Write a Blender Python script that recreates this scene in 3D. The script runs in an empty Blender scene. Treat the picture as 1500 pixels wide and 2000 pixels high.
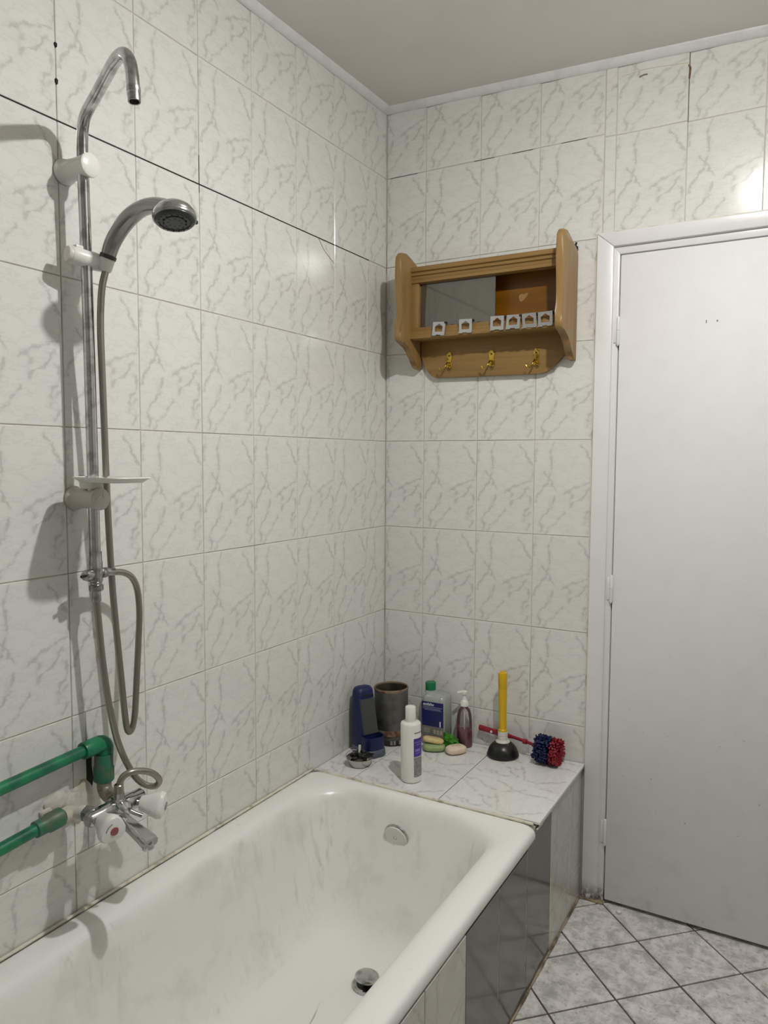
import bpy, bmesh, math, random
from mathutils import Vector, Matrix, noise as mnoise

random.seed(7)
SC = bpy.context.scene
COL = SC.collection
PI = math.pi

# ------------------------------------------------------------------ camera, world, exposure
cam_d = bpy.data.cameras.new('camera')
cam = bpy.data.objects.new('camera', cam_d)
COL.objects.link(cam)
cam.location = (1.3422, -2.3475, 1.4085)
cam.rotation_euler = (1.4996, -0.005, 0.5213)
cam_d.sensor_fit = 'VERTICAL'
cam_d.sensor_height = 36.0
cam_d.lens = 26.36
cam_d.clip_start = 0.02
SC.camera = cam

world = bpy.data.worlds.new('world')
SC.world = world
world.use_nodes = True
world.node_tree.nodes['Background'].inputs[0].default_value = (0.05, 0.05, 0.055, 1)
world.node_tree.nodes['Background'].inputs[1].default_value = 0.2

SC.view_settings.view_transform = 'Standard'
SC.view_settings.look = 'None'
SC.view_settings.gamma = 1.0
SC.view_settings.use_curve_mapping = False
SC.view_settings.exposure = 0.0

BULB_STRENGTH = 2250.0
BULB_POS = Vector((1.135, -1.12, 2.495))

# ------------------------------------------------------------------ material helpers
class NT:
    def __init__(self, name):
        self.m = bpy.data.materials.new(name)
        self.m.use_nodes = True
        self.t = self.m.node_tree
        self.t.nodes.clear()
        self.out = self.t.nodes.new('ShaderNodeOutputMaterial')
    def n(self, typ, ins=None, **props):
        nd = self.t.nodes.new(typ)
        for k, v in props.items():
            setattr(nd, k, v)
        for k, v in (ins or {}).items():
            self.set(nd.inputs[k], v)
        return nd
    def set(self, sock, v):
        if hasattr(v, 'is_output'):
            self.t.links.new(v, sock)
        elif isinstance(v, bpy.types.Node):
            self.t.links.new(v.outputs[0], sock)
        else:
            sock.default_value = v
    def math(self, op, a, b=None, c=None, clamp=False):
        nd = self.n('ShaderNodeMath', operation=op, use_clamp=clamp)
        self.set(nd.inputs[0], a)
        if b is not None: self.set(nd.inputs[1], b)
        if c is not None: self.set(nd.inputs[2], c)
        return nd.outputs[0]
    def mix(self, f, a, b):
        nd = self.n('ShaderNodeMix', data_type='RGBA')
        self.set(nd.inputs[0], f); self.set(nd.inputs[6], a); self.set(nd.inputs[7], b)
        return nd.outputs[2]
    def ramp(self, f, a0, a1, b0=0.0, b1=1.0):
        nd = self.n('ShaderNodeMapRange', interpolation_type='SMOOTHSTEP')
        self.set(nd.inputs[0], f)
        for i, v in zip((1, 2, 3, 4), (a0, a1, b0, b1)): self.set(nd.inputs[i], v)
        return nd.outputs[0]
    def coords(self, scale=(1, 1, 1), kind='Object', rot=(0, 0, 0)):
        tc = self.n('ShaderNodeTexCoord')
        mp = self.n('ShaderNodeMapping')
        self.t.links.new(tc.outputs[kind], mp.inputs[0])
        mp.inputs['Scale'].default_value = scale
        mp.inputs['Rotation'].default_value = rot
        return mp.outputs[0]
    def noise(self, co, scale, detail=3.0, rough=0.55, dist=0.0):
        nd = self.n('ShaderNodeTexNoise', {'Vector': co, 'Scale': scale, 'Detail': detail, 'Roughness': rough, 'Distortion': dist})
        return nd.outputs[0]
    def bsdf(self, **ins):
        nd = self.n('ShaderNodeBsdfPrincipled')
        for k, v in ins.items():
            self.set(nd.inputs[k.replace('_', ' ')], v)
        self.t.links.new(nd.outputs[0], self.out.inputs[0])
        return nd
    def bump(self, h, strength=0.3, dist=0.002):
        return self.n('ShaderNodeBump', {'Height': h, 'Strength': strength, 'Distance': dist}).outputs[0]

def c4(c): return (c[0], c[1], c[2], 1.0)

def simple(name, col, rough=0.4, metal=0.0, var=0.0, vscale=30.0, dark=None, spec=0.5, bump=0.0):
    k = NT(name)
    base = c4(col)
    if var > 0 or dark:
        nz = k.noise(k.coords(), vscale, 4.0)
        d = c4(dark) if dark else c4([v * (1 - var) for v in col])
        base = k.mix(k.ramp(nz, 0.42, 0.68), base, d)
    b = k.bsdf(Base_Color=base, Roughness=rough, Metallic=metal)
    b.inputs['Specular IOR Level'].default_value = spec
    if bump:
        k.set(b.inputs['Normal'], k.bump(k.noise(k.coords(), vscale * 2, 3.0), bump))
    return k.m

# ---- printed marble tile: veins are the same print on every tile, in tile coordinates
VEINS = [  # (points (v,u), width, strength)
    ([(1.0, .33), (.87, .28), (.73, .29), (.60, .27), (.53, .31), (.46, .36)], .022, 1.0),
    ([(.68, .15), (.60, .25), (.53, .19), (.47, .13), (.40, .06), (.33, .02)], .022, 1.0),
    ([(.97, .76), (.87, .85), (.78, .92), (.74, .97), (.66, .985), (.58, .96)], .022, .9),
    ([(.58, .95), (.53, .74), (.49, .64), (.45, .54), (.43, .47)], .05, .9),
    ([(.50, .89), (.44, .83), (.39, .77), (.35, .65), (.29, .61)], .032, 1.0),
    ([(.465, .53), (.43, .64), (.38, .60), (.33, .63)], .032, .8),
    ([(.41, .35), (.34, .32), (.25, .25), (.15, .12), (.08, .15), (.0, .13)], .026, 1.0),
    ([(.26, .53), (.19, .45), (.12, .37), (.05, .25), (.0, .2)], .026, .8),
    ([(.42, .89), (.35, .96), (.29, .93), (.22, .84), (.17, .87), (.10, .93), (.03, .88)], .026, 1.0),
    ([(.98, .05), (.90, .045), (.85, .03), (.77, .02)], .024, .9),
    ([(.24, .96), (.19, .9), (.14, .85), (.09, .87)], .03, .7),
]

def marble(name, base=(.77, .768, .722), vein=(.40, .39, .37), amount=.5, rough=.13, dirt=0.0):
    k = NT(name)
    tc = k.n('ShaderNodeTexCoord').outputs['Object']
    n1 = k.n('ShaderNodeTexNoise', {'Vector': tc, 'Scale': 55.0, 'Detail': 3.0, 'Roughness': .6})
    off = k.n('ShaderNodeVectorMath', {0: n1.outputs[1], 1: (.5, .5, .5)}, operation='SUBTRACT')
    off = k.n('ShaderNodeVectorMath', {0: off, 'Scale': .026}, operation='SCALE')
    p = k.n('ShaderNodeVectorMath', {0: tc, 1: off}, operation='ADD')
    sx = k.n('ShaderNodeSeparateXYZ', {0: p})
    u = k.math('MULTIPLY_ADD', sx.outputs[0], 5.0, .5)
    v = k.math('MULTIPLY_ADD', sx.outputs[1], 1 / .3, .5)
    total = None
    for pts, w, s in VEINS:
        pts = sorted(pts)
        fc = k.n('ShaderNodeFloatCurve', {1: v})
        cv = fc.mapping.curves[0]
        cv.points[0].location = (0.0, pts[0][1]); cv.points[1].location = (1.0, pts[-1][1])
        for a, b in pts:
            if 0 < a < 1: cv.points.new(a, b)
        fc.mapping.update()
        lo, hi = pts[0][0], pts[-1][0]
        fs = k.math('MULTIPLY', k.ramp(v, lo - .015, lo + .02), k.ramp(v, hi - .02, hi + .015, 1.0, 0.0))
        d = k.math('ABSOLUTE', k.math('SUBTRACT', u, fc.outputs[0]))
        soft = k.math('MULTIPLY', k.ramp(d, 0.0, w * 1.35, 1.0, 0.0), s * .85)
        halo = k.math('MULTIPLY', k.ramp(d, 0.0, w * 3.2, 1.0, 0.0), .3 * s)
        val = k.math('MULTIPLY', k.math('ADD', soft, halo), fs)
        total = val if total is None else k.math('MAXIMUM', total, val)
    br = k.noise(tc, 42.0, 2.0)
    total = k.math('MULTIPLY', total, k.ramp(br, .33, .62, .3, 1.0))
    # faint cloudy veining in between
    rz = k.noise(k.n('ShaderNodeMapping', {0: tc, 'Rotation': (0, 0, .9), 'Scale': (9, 26, 1)}).outputs[0], 1.2, 5.0, .62)
    faint = k.math('MULTIPLY', k.ramp(k.math('ABSOLUTE', k.math('SUBTRACT', rz, .5)), 0.0, .035, 1.0, 0.0), .26)
    total = k.math('ADD', total, faint, clamp=True)
    oi = k.n('ShaderNodeObjectInfo').outputs['Random']
    fac = k.math('MULTIPLY', total, k.math('MULTIPLY_ADD', oi, .2 * amount, .9 * amount))
    cl = k.noise(tc, 14.0, 3.0)
    b0 = k.mix(k.ramp(cl, .35, .7, 0, .35), c4(base), c4([x * .88 for x in base]))
    tint = k.mix(k.math('MULTIPLY', oi, .22), b0, c4((base[0] * .97, base[1] * .975, base[2] * 1.01)))
    col = k.mix(fac, tint, c4(vein))
    if dirt:
        wc = k.n('ShaderNodeNewGeometry').outputs['Position']
        dn = k.noise(wc, 9.0, 5.0)
        col = k.mix(k.ramp(dn, .5, .8, 0, dirt), col, c4((.33, .30, .24)))
    b = k.bsdf(Base_Color=col, Roughness=rough)
    b.inputs['Specular IOR Level'].default_value = .5
    wav = k.noise(k.coords((1, 1, 1)), 18.0, 1.0)
    k.set(b.inputs['Normal'], k.bump(wav, .12, .002))
    return k.m

def grout(name, a, b, lo=.45, hi=.62, scale=7.0):
    k = NT(name)
    wc = k.n('ShaderNodeNewGeometry').outputs['Position']
    nz = k.noise(wc, scale, 5.0, .65)
    k.bsdf(Base_Color=k.mix(k.ramp(nz, lo, hi), c4(a), c4(b)), Roughness=.85)
    return k.m

def floor_mat():
    k = NT('floor_tile_grey')
    wc = k.n('ShaderNodeNewGeometry').outputs['Position']
    n1 = k.noise(wc, 22.0, 8.0, .74, .3)
    n2 = k.noise(wc, 60.0, 4.0, .6)
    n3 = k.noise(wc, 5.0, 4.0)
    c = k.mix(k.ramp(n1, .36, .66), c4((.84, .82, .78)), c4((.46, .45, .42)))
    c = k.mix(k.ramp(n2, .56, .72, 0, .65), c, c4((.25, .24, .225)))
    c = k.mix(k.ramp(n3, .56, .8, 0, .45), c, c4((.42, .34, .27)))
    b = k.bsdf(Base_Color=c, Roughness=.33)
    k.set(b.inputs['Normal'], k.bump(n2, .1, .002))
    return k.m

def enamel():
    k = NT('bath_enamel')
    co = k.coords((1, 1, 1))
    cs = k.n('ShaderNodeMapping', {0: co, 'Scale': (34, 34, 3.0)}).outputs[0]
    st = k.noise(cs, 1.0, 5.0, .62, .4)
    big = k.noise(co, 3.2, 3.0)
    sm = k.noise(co, 38.0, 4.0, .6)
    nz_ = k.n('ShaderNodeSeparateXYZ', {0: k.n('ShaderNodeNewGeometry').outputs['True Normal']}).outputs[2]
    steep = k.ramp(k.math('ABSOLUTE', nz_), .45, .85, 1, .0)     # limescale runs only down the steep sides
    c = k.mix(k.math('MULTIPLY', steep, k.math('MULTIPLY', k.ramp(st, .50, .72), k.ramp(big, .44, .62))), c4((.86, .86, .82)), c4((.66, .66, .615)))
    c = k.mix(k.math('MULTIPLY', steep, k.ramp(k.noise(co, 7.0, 5.0, .6), .48, .68, 0, .5)), c, c4((.68, .68, .63)))
    c = k.mix(k.ramp(sm, .66, .80, 0, .25), c, c4((.50, .49, .43)))
    zl_ = k.n('ShaderNodeSeparateXYZ', {0: co}).outputs[2]
    b = k.bsdf(Base_Color=c, Roughness=k.ramp(zl_, .06, .22, .60, .28))     # the bottom is worn matt
    return k.m

def paint_white(name='door_paint', dirt=True, rough=.3, mould=True):
    k = NT(name)
    wc = k.n('ShaderNodeNewGeometry').outputs['Position']
    z = k.n('ShaderNodeSeparateXYZ', {0: wc}).outputs[2]
    n1 = k.noise(wc, 14.0, 5.0)
    n2 = k.noise(wc, 70.0, 3.0)
    col = k.mix(k.ramp(n1, .4, .75, 0, .4), c4((.80, .79, .79)), c4((.74, .73, .72)))
    if dirt:
        low = k.ramp(z, .0, .30, 1, 0)
        g = k.math('MULTIPLY', low, k.ramp(n1, .52, .78, 0, .30))
        col = k.mix(g, col, c4((.42, .38, .31)))
        g2 = k.math('MULTIPLY', k.ramp(z, .0, .075 if mould else .02, 1, 0), k.ramp(n2, .30, .55, 0, 1.0 if mould else .4))
        col = k.mix(g2, col, c4((.10, .075, .05)))
        col = k.mix(k.math('MULTIPLY', k.ramp(z, .3, 1.0, 1, 0), k.ramp(n2, .70, .76, 0, .6)), col, c4((.3, .26, .22)))
    b = k.bsdf(Base_Color=col, Roughness=rough)
    k.set(b.inputs['Normal'], k.bump(n1, .25, .004))
    return k.m

def wood(name, a, b, scale=(3, 60, 60), rough=.42):
    k = NT(name)
    co = k.coords(scale)
    nz = k.noise(co, 1.0, 4.0, .6, .3)
    k.bsdf(Base_Color=k.mix(k.ramp(nz, .35, .7), c4(a), c4(b)), Roughness=rough)
    return k.m

def see_through(name, col, transp=.6, rough=.15, gloss=.12):
    """thin clear plastic or glass: part of the light passes, part scatters, part mirrors"""
    k = NT(name)
    t = k.n('ShaderNodeBsdfTransparent', {0: c4(col)})
    d = k.n('ShaderNodeBsdfDiffuse', {0: c4(col)})
    g = k.n('ShaderNodeBsdfGlossy', {0: (1, 1, 1, 1), 'Roughness': rough})
    m1 = k.n('ShaderNodeMixShader', {0: transp, 1: d.outputs[0], 2: t.outputs[0]})
    lw = k.n('ShaderNodeFresnel', {0: 1.45})
    f = k.math('ADD', lw.outputs[0], gloss * .3, clamp=True)
    m2 = k.n('ShaderNodeMixShader', {0: f, 1: m1.outputs[0], 2: g.outputs[0]})
    k.t.links.new(m2.outputs[0], k.out.inputs[0])
    return k.m

def emit(name, col, strength):
    k = NT(name)
    e = k.n('ShaderNodeEmission', {0: c4(col), 1: strength})
    k.t.links.new(e.outputs[0], k.out.inputs[0])
    return k.m

M = {}
M['tile'] = marble('marble_tile')
M['deck_tile'] = marble('marble_deck_tile', (.80, .795, .775), (.42, .41, .39), .55, .16)
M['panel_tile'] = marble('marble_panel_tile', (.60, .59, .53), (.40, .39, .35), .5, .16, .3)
M['dark_tile'] = simple('dark_grey_glossy_tile', (.14, .137, .13), .11, var=.12, vscale=3)
M['grout'] = grout('tile_grout', (.60, .57, .50), (.25, .23, .19), .50, .72, 4.0)
M['grout_black'] = grout('mould_black_grout', (.022, .018, .016), (.14, .11, .085), .56, .72, 30.0)
M['floor_grout'] = grout('floor_grout_brown', (.085, .066, .05), (.17, .13, .10), .4, .7, 10.0)
M['sealant'] = grout('dirty_sealant', (.72, .68, .58), (.34, .28, .19), .50, .70, 14.0)
M['sealant_dark'] = grout('brown_floor_sealant', (.40, .34, .22), (.13, .095, .055), .40, .62, 12.0)
M['hole_shade'] = grout('painted_hole_shade', (.012, .010, .008), (.05, .04, .03), .5, .8, 40.0)  # near-black colour standing in for the shade inside the wall hole
M['plaster'] = grout('cream_plaster', (.60, .575, .50), (.46, .42, .33), .45, .7, 30.0)
M['floor_tile'] = floor_mat()
M['enamel'] = enamel()
M['door'] = paint_white()
M['leaf'] = paint_white('door_leaf_paint', True, .55, False)
M['trim'] = simple('ceiling_trim_white', (.80, .80, .79), .5, var=.1, vscale=20)
M['ceiling'] = simple('ceiling_paint', (.80, .775, .735), .7, var=.05, vscale=3)
M['plain_wall'] = simple('plain_tiled_wall', (.45, .44, .42), .3, var=.12, vscale=4)
M['chrome'] = simple('worn_chrome', (.56, .56, .56), .14, 1.0, dark=(.34, .34, .33), vscale=45)
M['chrome_dull'] = simple('dull_chrome', (.46, .455, .44), .28, 1.0, dark=(.26, .25, .23), vscale=70)
M['satin'] = simple('satin_silver_plastic', (.34, .34, .33), .22, .75)
M['hose'] = simple('steel_hose', (.36, .335, .29), .33, .9)
M['white_pl'] = simple('white_plastic', (.78, .77, .73), .32)
M['ivory_pl'] = simple('ivory_plastic', (.66, .64, .58), .4)
M['grey_pl'] = simple('aged_white_plastic', (.58, .55, .50), .4)
M['black_pl'] = simple('black_plastic', (.012, .012, .012), .3)
M['dark_grey'] = simple('dark_nozzle_grey', (.035, .04, .04), .3)
M['red_mark'] = simple('faded_red', (.28, .085, .07), .5)
M['green_pipe'] = simple('green_pipe_plastic', (.010, .20, .085), .38, dark=(.006, .10, .045), vscale=22)
M['green_old'] = simple('stained_green_fitting', (.025, .16, .08), .45, dark=(.12, .14, .09), vscale=35)
M['brass_old'] = simple('stained_grey_fitting', (.30, .27, .22), .45, .4, dark=(.16, .13, .09), vscale=60)
M['wood'] = wood('light_brown_wood', (.30, .178, .058), (.25, .140, .042))
M['wood_side'] = wood('light_brown_wood_side', (.325, .198, .072), (.275, .160, .052), (60, 60, 4))
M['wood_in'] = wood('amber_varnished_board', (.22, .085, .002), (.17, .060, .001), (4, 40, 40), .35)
M['peel'] = simple('peeled_varnish', (.36, .21, .075), .6)
M['white_grout'] = simple('white_grout', (.50, .48, .44), .8, dark=(.12, .11, .10), vscale=25)
M['chrome_plain'] = simple('plain_chrome', (.50, .50, .50), .12, 1.0)
M['pane'] = None
M['brass'] = simple('yellow_brass', (.62, .42, .08), .22, 1.0, dark=(.18, .11, .02), vscale=90)
M['steel'] = simple('bright_zinc_plate', (.60, .61, .63), .30, 1.0)
M['steel_bowl'] = simple('brushed_steel', (.55, .54, .50), .28, .95)
M['iron'] = simple('black_iron', (.02, .018, .016), .5, .3)
M['blue'] = simple('deep_blue_plastic', (.004, .011, .072), .42)
M['blue_grey'] = simple('blue_grey_plastic', (.085, .10, .14), .45)
M['slate'] = simple('slate_grey_plastic', (.055, .062, .062), .4)
M['tin'] = simple('old_grey_tin', (.13, .13, .122), .45, .35, dark=(.085, .083, .076), vscale=25)
M['rust'] = simple('rusty_tin', (.26, .20, .14), .65, .2, dark=(.13, .055, .02), vscale=40)
M['tin_in'] = simple('can_inside_brown', (.075, .065, .045), .6, .2, dark=(.03, .024, .016), vscale=20)
M['silver_band'] = simple('silver_print', (.30, .29, .28), .4, .5)
M['shampoo'] = simple('white_bottle_plastic', (.80, .79, .74), .28)
M['violet'] = simple('violet_label', (.055, .025, .26), .4)
M['violet_lt'] = simple('pale_violet_print', (.22, .17, .45), .4)
M['lab_grey'] = simple('grey_label', (.20, .195, .19), .4, dark=(.30, .29, .28), vscale=120)
M['lab_blue'] = simple('navy_label', (.006, .012, .10), .35)
M['lab_grey2'] = simple('grey_label_strip', (.15, .15, .135), .45, dark=(.2, .2, .185), vscale=60)
M['print'] = simple('white_print', (.62, .63, .68), .5)
M['print_dim'] = simple('dim_white_print', (.22, .22, .33), .5)
M['print_grey'] = simple('grey_print', (.33, .33, .28), .5)
M['clear'] = see_through('milky_clear_plastic', (.66, .70, .66), .5)
M['clear2'] = see_through('clear_plastic', (.96, .94, .94), .96, .1, .04)
M['teal'] = see_through('teal_liquid', (.01, .16, .085), .3)
M['pink'] = simple('magenta_liquid', (.34, .006, .105), .2)
M['cap_green'] = simple('green_cap', (.004, .17, .055), .4)
M['scrub'] = simple('green_scrubber_mesh', (.05, .27, .018), .6, dark=(.012, .10, .008), vscale=70)
M['soap_y'] = simple('yellow_soap', (.74, .58, .29), .45, dark=(.66, .49, .22), vscale=30)
M['soap_g'] = simple('green_soap', (.33, .43, .20), .42, var=.12)
M['soap_c'] = simple('cream_soap', (.80, .67, .52), .45, dark=(.72, .57, .41), vscale=35)
M['soap_mark'] = simple('soap_stamp', (.36, .27, .14), .6)
M['yellow'] = simple('yellow_plastic', (.68, .43, .006), .35)
M['rubber'] = simple('black_rubber', (.010, .010, .010), .32)
M['red_pl'] = simple('red_plastic', (.28, .010, .022), .35)
M['bris_b'] = simple('blue_bristle', (.006, .015, .075), .55, dark=(.006, .01, .05), vscale=80)
M['bris_r'] = simple('red_bristle', (.27, .010, .020), .55)
M['socket'] = simple('lamp_socket_white', (.7, .7, .68), .4)
M['bulb'] = emit('lit_bulb', (1.0, .99, .962), BULB_STRENGTH)

def pane_mat():
    k = NT('smoky_glass')
    d = k.n('ShaderNodeBsdfDiffuse', {0: (.062, .052, .034, 1)})
    t = k.n('ShaderNodeBsdfTransparent', {0: (.30, .27, .22, 1)})
    g = k.n('ShaderNodeBsdfGlossy', {0: (.9, .9, .86, 1), 'Roughness': .06})
    a = k.n('ShaderNodeMixShader', {0: .25, 1: d.outputs[0], 2: t.outputs[0]})
    b = k.n('ShaderNodeMixShader', {0: .17, 1: a.outputs[0], 2: g.outputs[0]})
    k.t.links.new(b.outputs[0], k.out.inputs[0])
    return k.m
M['pane'] = pane_mat()

# ------------------------------------------------------------------ geometry helpers
ORI = {}
def finish(name, bm, mat, parent=None, sharp=38, smooth=True, world=True):
    """link a bmesh as one object; coordinates are world coordinates, moved into the parent's frame"""
    if parent is not None and world:
        o = ORI.get(parent.name, Vector((0, 0, 0)))
        for v in bm.verts: v.co -= o
    bmesh.ops.remove_doubles(bm, verts=bm.verts, dist=1e-6)
    bmesh.ops.recalc_face_normals(bm, faces=bm.faces)
    if smooth:
        for f in bm.faces: f.smooth = True
        lim = math.radians(sharp)
        for e in bm.edges:
            if len(e.link_faces) == 2 and e.calc_face_angle(0) > lim: e.smooth = False
    me = bpy.data.meshes.new(name)
    bm.to_mesh(me); bm.free()
    me.materials.append(M[mat] if isinstance(mat, str) else mat)
    ob = bpy.data.objects.new(name, me)
    COL.objects.link(ob)
    if parent is not None:
        ob.parent = parent
        ORI[ob.name] = ORI.get(parent.name, Vector((0, 0, 0)))
    return ob

def thing(name, label, cat, loc=(0, 0, 0), group=None):
    o = bpy.data.objects.new(name, None)
    COL.objects.link(o)
    o.location = loc
    o.empty_display_size = .03
    ORI[o.name] = Vector(loc)
    o['label'] = label; o['category'] = cat
    if group: o['group'] = group
    return o

def tag(o, label, cat, group=None):
    o['label'] = label; o['category'] = cat
    if group: o['group'] = group
    return o

def struct(o):
    o['kind'] = 'structure'
    return o

def BM(): return bmesh.new()

def poly_bm(verts, faces, bm=None):
    bm = bm or BM()
    vs = [bm.verts.new(v) for v in verts]
    for f in faces:
        try: bm.faces.new([vs[i] for i in f])
        except ValueError: pass
    return bm

def box(x0, x1, y0, y1, z0, z1, bev=0.0, bm=None, mat4=None, seg=2):
    b = BM()
    r = bmesh.ops.create_cube(b, size=1.0)
    for v in b.verts:
        v.co = Vector(((x0 + x1) / 2 + v.co.x * (x1 - x0), (y0 + y1) / 2 + v.co.y * (y1 - y0), (z0 + z1) / 2 + v.co.z * (z1 - z0)))
    if bev: bmesh.ops.bevel(b, geom=list(b.edges), offset=bev, segments=seg, affect='EDGES', profile=.5)
    return merge(bm, b, mat4)

def merge(dst, src, mat4=None):
    if mat4 is not None: bmesh.ops.transform(src, matrix=mat4, verts=src.verts)
    if dst is None: return src
    me = bpy.data.meshes.new('tmp'); src.to_mesh(me); src.free()
    dst.from_mesh(me); bpy.data.meshes.remove(me)
    return dst

def axis_m(origin, axis, xhint=None):
    z = Vector(axis).normalized()
    h = Vector(xhint) if xhint else (Vector((0, 0, 1)) if abs(z.z) < .9 else Vector((1, 0, 0)))
    x = (h - z * h.dot(z)).normalized()
    y = z.cross(x)
    m = Matrix(((x.x, y.x, z.x, origin[0]), (x.y, y.y, z.y, origin[1]), (x.z, y.z, z.z, origin[2]), (0, 0, 0, 1)))
    return m

def lathe(prof, seg=28, mat4=None, bm=None, lobes=None, sx=1.0, sy=1.0):
    b = BM()
    rings = []
    for r, z in prof:
        if r < 1e-6: rings.append([b.verts.new((0, 0, z))]); continue
        ring = []
        for i in range(seg):
            a = 2 * PI * i / seg
            rr = r * (lobes(a, z) if lobes else 1)
            ring.append(b.verts.new((rr * math.cos(a) * sx, rr * math.sin(a) * sy, z)))
        rings.append(ring)
    for a, c in zip(rings, rings[1:]):
        if len(a) == 1 and len(c) == 1: continue
        for i in range(seg):
            j = (i + 1) % seg
            if len(a) == 1: b.faces.new((a[0], c[i], c[j]))
            elif len(c) == 1: b.faces.new((a[i], a[j], c[0]))
            else: b.faces.new((a[i], a[j], c[j], c[i]))
    return merge(bm, b, mat4)

def spline(pts, step):
    pts = [Vector(p) for p in pts]
    P = [pts[0] * 2 - pts[1]] + pts + [pts[-1] * 2 - pts[-2]]
    out = []
    for i in range(1, len(P) - 2):
        a, b, c, d = P[i - 1], P[i], P[i + 1], P[i + 2]
        n = max(1, int((c - b).length / step))
        for k in range(n):
            t = k / n
            out.append(.5 * ((2 * b) + (c - a) * t + (2 * a - 5 * b + 4 * c - d) * t * t + (3 * b - a - 3 * c + d) * t ** 3))
    out.append(pts[-1])
    return out

def tube(pts, r, seg=14, step=.008, smooth=True, bm=None, rib=0.0, flat=(1, 1), hint=None, caps=True):
    b = BM()
    P = spline(pts, step) if smooth else [Vector(p) for p in pts]
    n = len(P)
    t0 = (P[1] - P[0]).normalized()
    h = Vector(hint) if hint else (Vector((0, 0, 1)) if abs(t0.z) < .9 else Vector((1, 0, 0)))
    nx = (h - t0 * h.dot(t0)).normalized()
    rings = []
    for i in range(n):
        t = (P[min(i + 1, n - 1)] - P[max(i - 1, 0)]).normalized()
        nx = (nx - t * nx.dot(t)).normalized()
        ny = t.cross(nx)
        rr = r(i / (n - 1)) if callable(r) else r
        if rib and i % 2: rr *= (1 - rib)
        rings.append([b.verts.new(P[i] + (nx * math.cos(2 * PI * k / seg) * flat[0] + ny * math.sin(2 * PI * k / seg) * flat[1]) * rr) for k in range(seg)])
    for a, c in zip(rings, rings[1:]):
        for k in range(seg):
            j = (k + 1) % seg
            b.faces.new((a[k], a[j], c[j], c[k]))
    if caps:
        b.faces.new(rings[0][::-1]); b.faces.new(rings[-1])
    return merge(bm, b)

def prism(poly, d0, d1, frame, bm=None, bev=0.0):
    """poly: 2D outline; frame maps (a, b, depth) to world; bevel rounds every outline edge"""
    b = BM()
    lo = [b.verts.new((p[0], p[1], d0)) for p in poly]
    hi = [b.verts.new((p[0], p[1], d1)) for p in poly]
    b.faces.new(lo[::-1]); b.faces.new(hi)
    n = len(poly)
    for i in range(n):
        j = (i + 1) % n
        b.faces.new((lo[i], lo[j], hi[j], hi[i]))
    if bev:
        es = [e for e in b.edges if abs(e.verts[0].co.z - e.verts[1].co.z) < 1e-7]
        bmesh.ops.bevel(b, geom=es, offset=bev, segments=2, affect='EDGES', profile=.5)
    for v in b.verts: v.co = Vector(frame(v.co.x, v.co.y, v.co.z))
    return merge(bm, b)

def smooth_poly(pts, it=2):
    for _ in range(it):
        q = []
        for i in range(len(pts)):
            a, b = pts[i], pts[(i + 1) % len(pts)]
            q += [(a[0] * .75 + b[0] * .25, a[1] * .75 + b[1] * .25), (a[0] * .25 + b[0] * .75, a[1] * .25 + b[1] * .75)]
        pts = q
    return pts

def rrect(x0, x1, y0, y1, r, n=8):
    out = []
    for cx, cy, a0 in ((x1 - r, y1 - r, 0), (x0 + r, y1 - r, PI / 2), (x0 + r, y0 + r, PI), (x1 - r, y0 + r, 1.5 * PI)):
        for k in range(n + 1):
            a = a0 + PI / 2 * k / n
            out.append((cx + r * math.cos(a), cy + r * math.sin(a)))
    return out

def loft(loops, bm=None, cap0=False, cap1=False, mat4=None):
    b = BM()
    R = [[b.verts.new(p) for p in L] for L in loops]
    n = len(R[0])
    for a, c in zip(R, R[1:]):
        for k in range(n):
            j = (k + 1) % n
            b.faces.new((a[k], a[j], c[j], c[k]))
    if cap0: b.faces.new(R[0][::-1])
    if cap1: b.faces.new(R[-1])
    return merge(bm, b, mat4)

# ------------------------------------------------------------------ room shell
XR, YF = 1.80, -2.78            # right wall and the wall behind the camera
def zc(x, y): return 2.622 - .040 * x + .020 * y      # slightly sloping old ceiling
JZ = [1.470 + .3047 * (3 - r) for r in range(9)]      # heights of the horizontal joints, r0 ... r8
AL, AB = .1295, .1534

bm = poly_bm([(-.02, .02, -.012), (XR + .02, .02, -.012), (XR + .02, YF, -.012), (-.02, YF, -.012),
              (-.02, .02, -.06), (XR + .02, .02, -.06), (XR + .02, YF, -.06), (-.02, YF, -.06)],
             [(0, 1, 2, 3), (4, 7, 6, 5), (0, 4, 5, 1), (1, 5, 6, 2), (2, 6, 7, 3), (3, 7, 4, 0)])
for v in bm.verts:
    if v.co.z > -.03: v.co.z = -.004
floor = struct(finish('floor', bm, 'floor_grout', smooth=False))

cs = [(-.02, .02), (XR + .02, .02), (XR + .02, YF - .02), (-.02, YF - .02)]
bm = poly_bm([(x, y, zc(x, y)) for x, y in cs] + [(x, y, zc(x, y) + .05) for x, y in cs],
             [(0, 1, 2, 3), (4, 7, 6, 5), (0, 4, 5, 1), (1, 5, 6, 2), (2, 6, 7, 3), (3, 7, 4, 0)])
ceiling = struct(finish('ceiling', bm, 'ceiling', smooth=False))

GZ = -.0022   # how far the grout lies behind the tile faces
wall_left = struct(finish('wall_left', box(-.08, GZ, YF, .06, -.05, 2.65), 'grout', smooth=False))
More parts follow.
